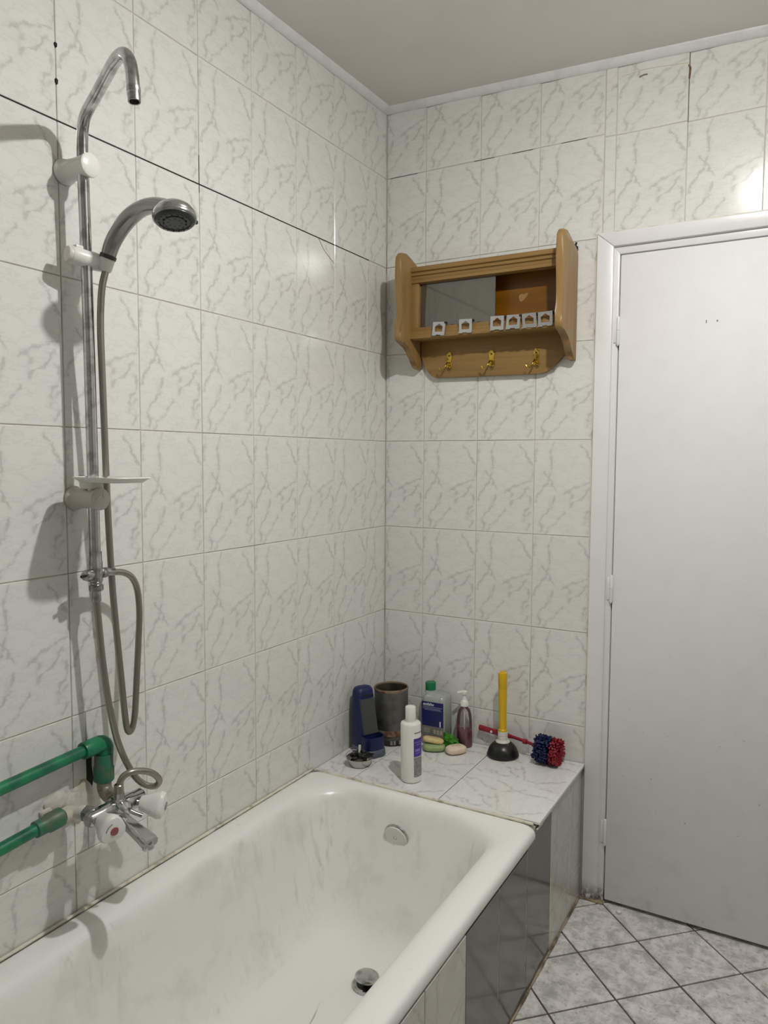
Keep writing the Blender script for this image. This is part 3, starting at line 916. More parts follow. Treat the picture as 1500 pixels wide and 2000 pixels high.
# soap dish on the lower bracket
dish = smooth_poly([(.050, -1.356), (.050, -1.282), (.075, -1.276), (.165, -1.276), (.204, -1.284), (.210, -1.320), (.204, -1.372), (.165, -1.380), (.075, -1.368)], 2)
def shrink(p, s): 
    cx, cy = .13, -1.323
    return [(cx + (a - cx) * s, cy + (b - cy) * s) for a, b in p]
Z = 1.3655
bm = loft([[(a, b, Z - .007) for a, b in shrink(dish, .80)], [(a, b, Z) for a, b in shrink(dish, .95)], [(a, b, Z + .002) for a, b in dish], [(a, b, Z + .004) for a, b in shrink(dish, .99)],
           [(a, b, Z) for a, b in shrink(dish, .92)], [(a, b, Z - .003) for a, b in shrink(dish, .80)]], cap0=True, cap1=True)
o = finish('soap_dish', bm, 'white_pl', rail, sharp=50)
finish('dish_neck', box(.040, .078, -1.329, -1.299, 1.343, 1.361, .004), 'ivory_pl', o)
# diverter tee at the foot of the pole
zt = 1.168
tee = finish('diverter_tee', merge(lathe([(.010, .046), (.0125, .046), (.0125, .028), (.0135, .026), (.0135, -.016), (.0115, -.018), (.0115, -.022), (.0145, -.023), (.0145, -.034), (.012, -.036), (0, -.036)], 22, axis_m((XS, YS + .004, zt), (0, 0, 1))),
                         lathe([(0, -.022), (.009, -.022), (.0095, .012), (.011, .013), (.011, .022), (.008, .026), (0, .026)], 18, axis_m((XS, YS + .004, zt), (0, 1, -.02)))), 'chrome_dull', rail)
finish('tee_knob', lathe([(0, .036), (.010, .034), (.012, .028), (.012, .016), (.009, .012)], 18, axis_m((XS, YS + .004, zt), (.25, -1, 0))), 'chrome_dull', tee)
finish('tee_pin', lathe([(0, .046), (.003, .046), (.003, .035), (.007, .034), (.007, .030)], 12, axis_m((XS, YS + .004, zt), (.25, -1, 0))), 'black_pl', tee)
# sliding holder for the hand shower
sl = finish('slide_holder', lathe([(0, -.036), (.0165, -.036), (.0175, -.034), (.0175, -.010), (.018, .010), (.0165, .026), (.014, .036), (.009, .042), (0, .043)], 26, axis_m((XS + .002, -1.312, 1.803), (.24, 1, -.10))), 'white_pl', rail)
finish('holder_knob', lathe([(0, -.0445), (.015, -.0440), (.0162, -.041), (.0162, -.034), (0, -.034)], 26, axis_m((XS + .002, -1.312, 1.803), (.24, 1, -.10))), 'ivory_pl', sl)
finish('holder_tab', box(XS - .007, XS + .005, -1.342, -1.318, 1.819, 1.8265, .002), 'white_pl', sl)
finish('holder_socket', lathe([(.0, -.017), (.011, -.017), (.0135, -.013), (.0155, .008), (.0145, .010), (.0125, .010)], 24, axis_m((XS + .024, -1.287, 1.799), (.30, .06, .95))), 'white_pl', sl)

# ------------------------------------------------------------------ hand shower
hs = thing('hand_shower', 'silver hand shower with dark nozzle plate hooked in the slider', 'shower head', (.09, -1.285, 1.80))
hp = [(.0865, -1.2862, 1.806), (.0975, -1.283, 1.836), (.121, -1.2805, 1.865), (.151, -1.2785, 1.8855), (.181, -1.277, 1.8955), (.210, -1.275, 1.896), (.232, -1.272, 1.891), (.248, -1.270, 1.884)]
finish('handle', tube(hp, lambda t: .0140 + .0028 * math.sin(PI * min(1, t * 1.1)) + .004 * max(0, t - .7) / .3, 22, .006, flat=(.92, 1.08)), 'satin', hs)
hc = Vector((.263, -1.2755, 1.870)); ax = Vector((.20, -.16, -1)).normalized()
m = axis_m(hc, ax) @ Matrix.Scale(.86, 4)
finish('head_shell', lathe([(0, -.029), (.014, -.028), (.028, -.023), (.040, -.014), (.0465, -.004), (.048, .003), (.0475, .005)], 34, m), 'chrome', hs)
finish('head_rim', lathe([(.0475, .004), (.0485, .006), (.0475, .011), (.0445, .013), (.042, .012)], 34, m), 'satin', hs)
o = finish('nozzle_plate', lathe([(.0445, .009), (.0445, .014), (.041, .018), (.034, .0195), (.033, .0175), (.024, .0175), (.023, .0195), (0, .020)], 34, m), 'dark_grey', hs)
nz = None
for rr, n in ((.035, 18), (.025, 12), (.015, 8)):
    for i in range(n):
        a = 2 * PI * i / n
        nz = lathe([(.0018, .016), (.0015, .0205), (0, .021)], 6, m @ Matrix.Translation((rr * math.cos(a), rr * math.sin(a), 0)), nz)
finish('nozzles', nz, 'slate', o)
finish('mode_lever', lathe([(0, -.006), (.004, -.005), (.0055, 0), (.004, .006), (0, .007)], 12, axis_m(hc + Vector((.012, .0405, .0)) + ax * .004, (.1, 1, 0))), 'black_pl', hs)
finish('handle_collar', lathe([(.013, -.004), (.0165, -.003), (.0165, .004), (.0145, .005)], 22, axis_m((.0880, -1.2858, 1.811), (.35, .10, .95))), 'dark_grey', hs)

# ------------------------------------------------------------------ hoses
A = [(.104, -1.3, .704), (.104, -1.299, .721), (.108, -1.292, .739), (.117, -1.275, .746), (.124, -1.245, .738), (.125, -1.219, .720), (.120, -1.203, .699), (.108, -1.205, .686), (.095, -1.219, .691), (.085, -1.234, .708), (.078, -1.248, .736), (.072, -1.263, .776),
     (.068, -1.276, .823), (.064, -1.288, .892), (.062, -1.298, .972), (.060, -1.304, 1.049), (.060, -1.309, 1.109), (.060, -1.3095, 1.134)]
h1 = thing('shower_hose', 'looped steel hose running from mixer tap up to the pole', 'hose', (.104, -1.3, .70))
finish('hose_tube', tube(A, .0072, 12, .0022, rib=.07), 'hose', h1, sharp=80)
finish('hose_nut', lathe([(.009, -.012), (.0095, -.010), (.0085, .014), (.0075, .016)], 16, axis_m((.0600, -1.3094, 1.122), (0, 0, 1))), 'chrome_dull', h1)
finish('hose_nut', lathe([(.0078, .018), (.0098, .016), (.0105, -.004), (.009, -.006)], 16, axis_m((.104, -1.3, .708), (0, 0, 1))), 'hose', h1)
Bp = [(.060, -1.286, 1.168), (.062, -1.266, 1.166), (.065, -1.240, 1.161), (.066, -1.219, 1.146), (.066, -1.206, 1.116), (.066, -1.202, 1.064), (.064, -1.205, .996), (.062, -1.210, .916), (.060, -1.214, .848), (.058, -1.219, .816), (.056, -1.2265, .805), (.054, -1.2325, .817), (.052, -1.236, .853), (.050, -1.242, .934),
      (.050, -1.252, 1.038), (.052, -1.262, 1.139), (.055, -1.270, 1.25), (.060, -1.278, 1.358), (.064, -1.2835, 1.454), (.069, -1.290, 1.558), (.0755, -1.2975, 1.659), (.0800, -1.299, 1.717), (.0825, -1.2965, 1.753), (.0840, -1.289, 1.784)]
h2 = thing('shower_hose', 'long steel hose hanging in a loop from the hand shower', 'hose', (.06, -1.286, 1.168))
finish('hose_tube', tube(Bp, .0072, 12, .0022, rib=.07), 'hose', h2, sharp=80)
finish('hose_nut', lathe([(.0095, .0), (.0098, .004), (.0090, .022), (.0075, .024)], 16, axis_m((.060, -1.2865, 1.168), (.05, 1, -.06))), 'chrome_dull', h2)

# ------------------------------------------------------------------ wall cabinet with hooks
cab = thing('wall_cabinet', 'small brown wooden wall cabinet with sliding glass and hooks', 'cabinet', (.405, -.05, 1.69))
CX0, CX1 = .124, .684
prof = [(-.001, 2.040), (-.018, 2.043), (-.050, 2.058), (-.085, 2.075), (-.120, 2.084), (-.148, 2.080), (-.161, 2.066), (-.164, 2.045), (-.161, 2.005), (-.155, 1.960), (-.150, 1.910), (-.150, 1.870), (-.155, 1.840), (-.163, 1.822), (-.165, 1.806),
        (-.158, 1.793), (-.140, 1.788), (-.116, 1.790), (-.100, 1.786), (-.086, 1.770), (-.074, 1.752), (-.056, 1.742), (-.040, 1.735), (-.034, 1.722), (-.030, 1.716), (-.001, 1.716)]
for x0, x1 in ((CX0, CX0 + .023), (CX1 - .023, CX1)):
    finish('side_panel', prism(prof, x0, x1, lambda a, b, d: (d, a, b), bev=.006), 'wood_side', cab, sharp=45)
BX0, BX1 = CX0 + .021, CX1 - .021
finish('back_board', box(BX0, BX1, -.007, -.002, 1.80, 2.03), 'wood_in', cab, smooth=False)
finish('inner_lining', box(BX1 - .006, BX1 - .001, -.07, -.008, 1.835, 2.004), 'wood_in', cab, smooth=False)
finish('top_board', box(BX0, BX1, -.076, -.002, 2.004, 2.026), 'wood', cab)
finish('bottom_board', box(BX0, BX1, -.080, -.002, 1.808, 1.833), 'wood', cab)
# moulded rails: stepped profile extruded along x
def rail_mould(name, z0, z1, steps, x0=BX0, x1=BX1):
    pts = [(-.060, z0)]
    for y, f in steps: pts.append((y, z0 + (z1 - z0) * f))
    pts.append((-.060, z1))
    return finish(name, prism(pts, x0, x1, lambda a, b, d: (d, a, b), bev=.0), 'wood', cab, sharp=30)
rail_mould('top_rail', 1.991, 2.044, [(-.082, 0), (-.087, .03), (-.087, .20), (-.083, .22), (-.084, .26), (-.084, .42), (-.090, .48), (-.090, .62), (-.087, .66), (-.093, .72), (-.093, .97), (-.090, 1.0)])
rail_mould('bottom_rail', 1.806, 1.846, [(-.090, 0), (-.096, .06), (-.096, .40), (-.091, .46), (-.091, .66), (-.085, .72), (-.085, .95), (-.082, 1.0)])
finish('stile', box(BX0, BX0 + .026, -.082, -.055, 1.84, 2.002, .003), 'wood_side', cab)
finish('stile', box(BX1 - .018, BX1, -.082, -.055, 1.84, 2.002, .003), 'wood_side', cab)
finish('glass_pane', box(BX0 + .022, .438, -.0665, -.0630, 1.842, 1.998, .0006), 'pane', cab, smooth=False)
finish('glass_pane', box(BX0 + .022, .424, -.0590, -.0555, 1.842, 1.998, .0006), 'pane', cab, smooth=False)
# pale peeled mark on the back board
mk = smooth_poly([(.494, 1.932), (.503, 1.938), (.512, 1.934), (.520, 1.940), (.527, 1.936), (.522, 1.928), (.516, 1.922), (.508, 1.914), (.501, 1.912), (.496, 1.920)], 2)
finish('peeled_mark', prism(mk, -.0077, -.0068, lambda a, b, d: (a, d, b)), 'peel', cab, smooth=False)
# scalloped hook board below
hb = [(.150, 1.812), (.150, 1.757), (.158, 1.742), (.166, 1.724), (.178, 1.704), (.192, 1.690), (.210, 1.683), (.570, 1.679), (.592, 1.683), (.612, 1.697), (.634, 1.722), (.652, 1.734), (.661, 1.746), (.661, 1.812)]
finish('hook_board', prism(hb, -.002, -.020, lambda a, b, d: (a, d, b), bev=.003), 'wood', cab, sharp=40)
for x, z in ((.258, 1.736), (.4105, 1.733), (.5615, 1.728)):
    pl = finish('hook_plate', prism(smooth_poly([(x - .009, z - .024), (x + .009, z - .024), (x + .011, z - .010), (x + .007, z + .002), (x + .011, z + .016), (x + .006, z + .032), (x - .006, z + .032), (x - .011, z + .016), (x - .007, z + .002), (x - .011, z - .010)], 2), -.0195, -.0235, lambda a, b, d: (a, d, b), bev=.0008), 'brass', cab)
    finish('coat_hook', tube([(x, -.022, z - .004), (x - .001, -.034, z - .006), (x - .004, -.044, z - .018), (x - .010, -.046, z - .028), (x - .020, -.046, z - .030), (x - .026, -.046, z - .022)], lambda t: .0030 - .0006 * t, 10, .003), 'brass', pl)
    finish('coat_hook', tube([(x + .001, -.022, z - .008), (x + .003, -.030, z - .016), (x + .008, -.032, z - .022), (x + .013, -.031, z - .018)], .0022, 10, .003), 'brass', pl)
    for dz in (-.013, .018):
        finish('screw', lathe([(0, .002), (.0025, .0015), (.003, 0)], 10, axis_m((x, -.0235, z + dz), (0, -1, 0))), 'iron', pl)
for x, z in ((.150, 2.046), (.676, 2.064)):
    finish('hanger_hook', merge(tube([(x, -.001, z - .016), (x, -.006, z - .006), (x, -.010, z + .002), (x + .003, -.012, z + .010)], .0032, 8, .003), box(x - .006, x + .006, -.006, -.001, z - .014, z, .001)), 'iron', cab)

# six loose zinc plates hung over the bottom rail
def clip(x, z, tilt, lab, w=.045, h=.042):
    o = thing('steel_plate', lab, 'metal plate', (x, -.099, z - h / 2), 'small zinc plates on the cabinet rail')
    L = o.location
    hw, hh = w / 2, h / 2
    outer = [(-hw, -hh), (-hw * .5, -hh), (hw * .5, -hh), (hw, -hh), (hw, 0), (hw, hh), (0, hh), (-hw, hh), (-hw, 0)]
    inner = [(-hw * .58, -hh * .52), (-hw * .3, -hh * .52), (hw * .3, -hh * .52), (hw * .58, -hh * .52), (hw * .62, hh * .28), (hw * .40, hh * .42), (0, hh * .74), (-hw * .40, hh * .42), (-hw * .62, hh * .28)]
    b = BM()
    def ring(pts, d): return [b.verts.new((p[0], d, p[1])) for p in pts]
    t = .0014
    of, inf, ob, ib = ring(outer, -t), ring(inner, -t), ring(outer, 0), ring(inner, 0)
    n = len(outer)
    for i in range(n):
        j = (i + 1) % n
        b.faces.new((of[i], of[j], inf[j], inf[i])); b.faces.new((ob[j], ob[i], ib[i], ib[j]))
        b.faces.new((of[j], of[i], ob[i], ob[j])); b.faces.new((inf[i], inf[j], ib[j], ib[i]))
    m = Matrix.Translation((0, 0, hh)) @ Matrix.Rotation(tilt[0], 4, 'X') @ Matrix.Rotation(tilt[1], 4, 'Y')
    bmesh.ops.transform(b, matrix=m, verts=b.verts)
    finish('plate', b, 'steel', o, smooth=False, world=False)
    b2 = box(-hw, -hw * .35, -.006, .0, -.003, .0005, .0006)
    box(hw * .35, hw, -.006, .0, -.003, .0005, .0006, b2)
    bmesh.ops.transform(b2, matrix=Matrix.Rotation(tilt[1], 4, 'Y'), verts=b2.verts)
    finish('bent_foot', b2, 'steel', o, smooth=False, world=False)
    b3 = box(hw - .004, hw + .003, .0, .012, hh * 1.6, hh * 1.95, .0006)
    finish('back_lug', b3, 'iron', o, smooth=False, world=False)
clip(.2555, 1.8345, (-.10, .06), 'dull zinc plate at the left end of the cabinet rail')
clip(.3505, 1.8350, (.06, .03), 'lone bright zinc plate, second from left on the cabinet rail')
clip(.4580, 1.8355, (-.02, .02), 'zinc plate third from left, first of the close row of four')
clip(.5110, 1.8350, (-.12, .02), 'shaded zinc plate fourth from left on the cabinet rail')
clip(.5630, 1.8345, (.16, -.02), 'shiniest zinc plate, second from right on the cabinet rail')
clip(.6135, 1.8350, (.04, -.03), 'zinc plate at the right end of the cabinet rail')

# ------------------------------------------------------------------ things on the ledge
def on(x, y): return Vector((x, y, zd(x) + .0004))

# white shampoo bottle
b0 = on(.3105, -.374)
sh = thing('shampoo_bottle', 'tall white shampoo bottle with violet label at ledge front', 'bottle', b0)
T = Matrix.Translation(b0)
body = finish('bottle_body', lathe([(0, 0), (.027, 0), (.0305, .003), (.0312, .008), (.0312, .174), (.0300, .1790), (.0275, .1812), (.0170, .1828), (.0165, .1832), (.0160, .190), (0, .190)], 36, T), 'shampoo', sh)
finish('bottle_cap', lathe([(.0158, .186), (.0162, .187), (.0158, .227), (.0146, .2285), (0, .229)], 30, T), 'shampoo', sh)
def wrap(r, a0, a1, z0, z1, mat, parent, name, T=T, n=10):
    vs = []
    for i in range(n + 1):
        a = a0 + (a1 - a0) * i / n
        for z in (z0, z1): vs.append(T @ Vector((r * math.cos(a), r * math.sin(a), z)))
    for i in range(n + 1):
        a = a0 + (a1 - a0) * i / n
        for z in (z0, z1): vs.append(T @ Vector(((r - .0012) * math.cos(a), (r - .0012) * math.sin(a), z)))
    k = 2 * (n + 1)
    fs = [(2 * i, 2 * i + 2, 2 * i + 3, 2 * i + 1) for i in range(n)] + [(k + 2 * i + 1, k + 2 * i + 3, k + 2 * i + 2, k + 2 * i) for i in range(n)]
    return finish(name, poly_bm(vs, fs), mat, parent)
A0, A1 = math.radians(-46), math.radians(44)
lb = wrap(.0318, A0, A1, .082, .138, 'violet', body, 'violet_label')
lg = wrap(.0318, A0, A1, .020, .0805, 'lab_grey', body, 'grey_label')
wrap(.0318, A0, A1, .0797, .0822, 'print', body, 'label_edge')
for z0, z1, a0, a1, mm in ((.125, .1275, -40, 5, 'violet_lt'), (.118, .1205, -30, 0, 'violet_lt'), (.098, .106, -38, -5, 'violet_lt'), (.092, .094, -36, 10, 'violet_lt')):
    wrap(.0320, math.radians(a0), math.radians(a1), z0, z1, mm, body, 'label_print')
wrap(.0316, math.radians(-42), math.radians(20), .153, .1565, 'lab_grey', body, 'brand_print')

# steel bowl with black clutter
b0 = on(.112, -.350)
bw = thing('steel_bowl', 'little steel bowl of black bits with a white peg', 'bowl', b0)
T = Matrix.Translation(b0)
finish('bowl_shell', lathe([(0, 0), (.030, 0), (.034, .003), (.0395, .018), (.0435, .026), (.0445, .0275), (.0425, .0275), (.038, .018), (.032, .006), (0, .005)], 34, T), 'steel_bowl', bw)
bm = None
rn = random.Random(5)
for i in range(38):
    a = rn.uniform(0, 2 * PI); r = rn.uniform(0, .030); s = rn.uniform(.007, .013)
    b = BM(); bmesh.ops.create_icosphere(b, subdivisions=1, radius=1)
    mm = Matrix.Translation(b0 + Vector((r * math.cos(a), r * math.sin(a), .024 + rn.uniform(0, .026) * (1 - r / .04)))) @ Matrix.Rotation(rn.uniform(0, 3), 4, 'X') @ Matrix.Diagonal((s, s * rn.uniform(.4, 1), s * .6, 1))
    bm = merge(bm, b, mm)
o = finish('black_bits', bm, 'black_pl', bw, smooth=False)
o['kind'] = 'stuff'
finish('white_peg', lathe([(0, 0), (.0035, .001), (.0042, .026), (.0038, .030), (0, .031)], 14, axis_m(b0 + Vector((.000, -.004, .036)), (.06, .05, 1))), 'ivory_pl', bw)
finish('black_lid_edge', prism([(.004, .026), (.052, .016), (.058, .0), (.046, -.012), (.02, -.018)], .028, .034, lambda a, c, d: (b0.x + a * .85 - .0, b0.y + c, b0.z + d + a * .12), bev=.001), 'black_pl', bw)
finish('wire_ring', tube([b0 + Vector((.022 * math.cos(a) - .020, .022 * math.sin(a) - .012, .036 + .006 * math.sin(a))) for a in [i * .3 for i in range(16)]], .0011, 6, .006), 'steel', bw)

# blue stand
b0 = on(.076, -.243)
cd = thing('plastic_caddy', 'tall blue and grey plastic caddy stand in the wall corner', 'caddy', b0)
T = Matrix.Translation(b0) @ Matrix.Rotation(math.radians(-28), 4, 'Z')
def rl(x0, x1, y0, y1, r, z, dx=0): return [(p[0] + dx, p[1], z) for p in rrect(x0, x1, y0, y1, r, 5)]
finish('stand_base', loft([rl(-.054, .066, -.040, .040, .028, .0), rl(-.056, .068, -.042, .042, .030, .004), rl(-.055, .066, -.041, .041, .030, .022), rl(-.052, .062, -.038, .038, .028, .026)], cap0=True, cap1=True, mat4=T), 'blue_grey', cd, sharp=50)
finish('tower', loft([rl(-.053, .026, -.039, .039, .022, .025), rl(-.053, .022, -.039, .039, .022, .07), rl(-.053, .010, -.038, .038, .022, .13), rl(-.052, -.002, -.036, .036, .021, .185), rl(-.050, -.004, -.034, .034, .020, .206), rl(-.046, -.010, -.028, .028, .016, .215), rl(-.040, -.018, -.018, .018, .010, .218)], cap0=True, cap1=True, mat4=T), 'blue', cd, sharp=50)
finish('cup_front', loft([rl(.002, .064, -.037, .037, .026, .025), rl(.002, .066, -.038, .038, .027, .045), rl(.002, .064, -.037, .037, .026, .066), rl(.006, .060, -.033, .033, .022, .066), rl(.008, .058, -.031, .031, .020, .036)], cap0=True, cap1=True, mat4=T), 'blue', cd, sharp=50)
finish('cup_inside', loft([rl(.010, .057, -.030, .030, .020, .037), rl(.010, .057, -.030, .030, .020, .0375)], cap0=True, cap1=True, mat4=T), 'black_pl', cd, smooth=False)
def slope_box(y0, y1, z0, z1, xa, xb, th, bev=.003):
    b = BM()
    vs = [b.verts.new(p) for p in ((xa, y0, z0), (xa, y1, z0), (xb, y1, z1), (xb, y0, z1), (xa + th, y0 * .92, z0 + .003), (xa + th, y1 * .92, z0 + .003), (xb + th, y1 * .92, z1 - .003), (xb + th, y0 * .92, z1 - .003))]
    for f in ((3, 2, 1, 0), (4, 5, 6, 7), (0, 1, 5, 4), (1, 2, 6, 5), (2, 3, 7, 6), (3, 0, 4, 7)): b.faces.new([vs[i] for i in f])
    bmesh.ops.transform(b, matrix=T, verts=b.verts)
    return b
finish('grey_front', slope_box(-.027, .029, .066, .182, .020, -.004, .006), 'slate', cd, smooth=False)
finish('top_slot', slope_box(-.020, .026, .186, .197, -.006, -.007, .005), 'black_pl', cd, smooth=False)

# rusty tin can
b0 = on(.100, -.120)
cn = thing('tin_can', 'old grey tin can with rusty rim behind the blue caddy', 'can', b0)
T = Matrix.Translation(b0)
finish('can_wall', lathe([(.056, .036), (.0585, .040), (.0585, .186), (.0575, .190), (.0560, .190), (.0555, .186), (.0555, .02), (0, .02)], 40, T), 'tin', cn)
finish('can_inside', lathe([(.0553, .188), (.0550, .022), (0, .021)], 40, T), 'tin_in', cn)
finish('rim', lathe([(.0585, .184), (.0602, .187), (.0602, .192), (.0585, .195), (.0560, .194), (.0552, .190)], 40, T), 'rust', cn)
finish('rust_band', lathe([(.0575, .034), (.0592, .036), (.0592, .052), (.0586, .054)], 40, T), 'rust', cn)
o = finish('dark_foot', lathe([(0, 0), (.052, 0), (.054, .003), (.054, .034), (.0572, .036)], 40, T), 'black_pl', cn)
for a in (-62, -50, -30, -5):
    wrap(.0546, math.radians(a - 4), math.radians(a + 4), .006, .032, 'silver_band', o, 'silver_stripe', T, 3)

# green-capped bottle
b0 = on(.246, -.058)
gb = thing('cleaner_bottle', 'clear plastic bottle with green cap and navy label numbered 1', 'bottle', b0)
X, Y, Zb = b0
hw, hd = .043, .036
def rb(sx, sy, z, r=.014, dx=0): return [(X + p[0] + dx, Y + p[1], Zb + z) for p in rrect(-sx, sx, -sy, sy, r, 4)]
body = finish('bottle_body', loft([rb(hw - .004, hd - .004, .0), rb(hw, hd, .004), rb(hw, hd, .158), rb(hw - .002, hd - .002, .166), rb(hw - .009, hd - .008, .174), rb(.026, .022, .178, .014, -.014), rb(.020, .019, .181, .014, -.022), rb(.0165, .0165, .184, .0140, -.024), rb(.0165, .0165, .192, .014, -.024)], cap0=True), 'clear', gb, sharp=50)
finish('bottle_cap', lathe([(.0178, .184), (.0182, .186), (.0182, .208), (.0168, .2105), (0, .211)], 26, Matrix.Translation(b0 + Vector((-.024, 0, 0)))), 'cap_green', gb)
finish('green_liquid', loft([rb(hw - .003, hd - .003, .003, .012), rb(hw - .003, hd - .003, .056, .012)], cap0=True, cap1=True), 'teal', gb, sharp=50)
yl = Y - hd - .0006
lb = finish('navy_label', box(X - hw + .003, X + hw - .002, yl - .0006, yl + .0004, Zb + .068, Zb + .152), 'lab_blue', body, smooth=False)
lg = finish('grey_label', box(X - hw + .003, X + hw - .002, yl - .0006, yl + .0004, Zb + .030, Zb + .068), 'lab_grey2', body, smooth=False)
def text(body_, size, loc, mat, parent, name, shear=0.0, bold=0.0):
    cu = bpy.data.curves.new(name, 'FONT')
    cu.body = body_; cu.size = size; cu.shear = shear; cu.extrude = .0002; cu.offset = bold
    to = bpy.data.objects.new(name, cu)
    me = bpy.data.meshes.new_from_object(to)
    bpy.data.objects.remove(to)
    for v in me.vertices:
        v.co = Vector((v.co.x, -v.co.z, v.co.y)) + Vector(loc) - ORI[parent.name]
    me.materials.clear(); me.materials.append(M[mat])
    ob = bpy.data.objects.new(name, me); COL.objects.link(ob); ob.parent = parent
    return ob
text('autishu', .014, (X - hw + .008, yl - .0010, Zb + .1395), 'print', lb, 'brand_print', .25, .0004)
text('1', .024, (X + hw - .020, yl - .0010, Zb + .071), 'print', lb, 'number_print', 0, .0012)
for z, a, c in ((.1335, -.036, .036), (.1285, -.036, .030), (.1240, -.030, .034)):
    finish('text_line', box(X + a, X + c, yl - .0012, yl - .0006, Zb + z, Zb + z + .0022), 'print_dim', lb, smooth=False)
for i, a in enumerate((.004, .016, .028)):
    finish('pictogram', box(X + a, X + a + .009, yl - .0012, yl - .0006, Zb + .043, Zb + .058, .0002), 'print_grey', lg, smooth=False)
for z in (.056, .051, .046):
    finish('text_line', box(X - .034, X - .010, yl - .0012, yl - .0006, Zb + z, Zb + z + .0025), 'print_grey', lg, smooth=False)

# pump bottle with pink soap
b0 = on(.3405, -.040)
pb = thing('pump_bottle', 'clear pump bottle holding magenta liquid soap beside green scrubber', 'bottle', b0)
T = Matrix.Translation(b0)
finish('bottle_body', lathe([(0, 0), (.024, 0), (.0265, .003), (.027, .01), (.026, .085), (.024, .110), (.019, .126), (.0125, .134), (.011, .140), (.011, .146)], 30, T), 'clear2', pb)
finish('liquid_soap', lathe([(0, .002), (.023, .002), (.0252, .006), (.0256, .012), (.0252, .056), (0, .0565)], 28, T), 'pink', pb)
finish('dip_tube', lathe([(.0022, .012), (.0022, .14)], 8, T), 'white_pl', pb)
finish('pump_collar', lathe([(.0115, .138), (.0145, .139), (.0145, .152), (.010, .158), (.0065, .162), (.0055, .176)], 24, T), 'white_pl', pb)
bm = lathe([(.0055, .170), (.0055, .178), (.010, .180), (.0105, .188), (.0085, .1905), (0, .191)], 20, T)
hd_ = [b0 + Vector((.0, .0, .185)), b0 + Vector((-.010, -.006, .186)), b0 + Vector((-.020, -.012, .183))]
tube(hd_, lambda t: .0062 - .0018 * t, 12, .005, bm=bm)
finish('pump_head', bm, 'white_pl', pb)

# soaps
def soap(name, lab, mat, c, s, rz, tilt=(0, 0), mark=True):
    o = thing(name, lab, 'soap', (c[0], c[1], c[2] - s[2]), 'soap bars on the ledge')
    b = BM(); bmesh.ops.create_uvsphere(b, u_segments=32, v_segments=18, radius=1)
    def sq(v, e): return math.copysign(abs(v) ** e, v)
    for v in b.verts: v.co = Vector((sq(v.co.x, .75) * s[0], sq(v.co.y, .75) * s[1], sq(v.co.z, .62) * s[2]))
    m = Matrix.Rotation(rz, 4, 'Z') @ Matrix.Rotation(tilt[0], 4, 'X') @ Matrix.Rotation(tilt[1], 4, 'Y')
    mm = Matrix.Translation(c) @ m
    bmesh.ops.transform(b, matrix=mm, verts=b.verts)
    bd = finish('soap_body', b, mat, o, sharp=80)
    if mark:
        st = None
        for k in range(5):
            x0 = (-.5 + k * .22) * s[0] * .8
            pts = [mm @ Vector((x0, -.22 * s[1], s[2] * .985)), mm @ Vector((x0 + .1 * s[0], 0, s[2] * 1.0)), mm @ Vector((x0 + .02 * s[0], .25 * s[1], s[2] * .98))]
            st = tube(pts, .0007, 6, .01, bm=st)
        finish('stamped_mark', st, 'soap_mark', bd)
    return o
gz = zd(.27) + .0005
soap('soap_bar', 'pale green soap bar lying under the yellow one', 'soap_g', Vector((.268, -.128, gz + .0115)), (.038, .024, .0115), .42, mark=False)
soap('soap_bar', 'yellow soap bar tilted on top of the green one', 'soap_y', Vector((.260, -.119, gz + .0315)), (.036, .022, .0095), .36, (-.12, .14))
soap('soap_bar', 'cream oval soap bar lying flat beside the green one', 'soap_c', Vector((.342, -.1155, zd(.342) + .0135)), (.036, .025, .0130), .95)

# green scrubber
b0 = on(.298, -.0815)
b = BM(); bmesh.ops.create_icosphere(b, subdivisions=4, radius=1)
for v in b.verts:
    n = 1 + .32 * mnoise.noise(v.co * 3.0) + .20 * mnoise.noise(v.co * 8.0)
    v.co = Vector((v.co.x * .042 * n, v.co.y * .014 * n, max(-.019, v.co.z * .021 * n)))
    v.co = Matrix.Rotation(.30, 3, 'Y') @ v.co
mz = min(v.co.z for v in b.verts)
for v in b.verts: v.co += b0 + Vector((0, 0, -mz))
sc_ = thing('mesh_scrubber', 'crumpled bright green mesh scrubber behind the soap bars', 'scrubber', b0)
finish('scrubber_net', b, 'scrub', sc_, smooth=False)
st = None
rn = random.Random(8)
for i in range(26):
    p0 = b0 + Vector((rn.uniform(-.03, .034), rn.uniform(-.012, .008), .022 + rn.uniform(-.008, .012)))
    d = Vector((rn.uniform(-.02, .02), rn.uniform(-.012, .0), rn.uniform(-.004, .010)))
    st = tube([p0, p0 + d * .5 + Vector((0, 0, .004)), p0 + d], .0011, 5, .01, bm=st)
finish('loose_strands', st, 'scrub', sc_)

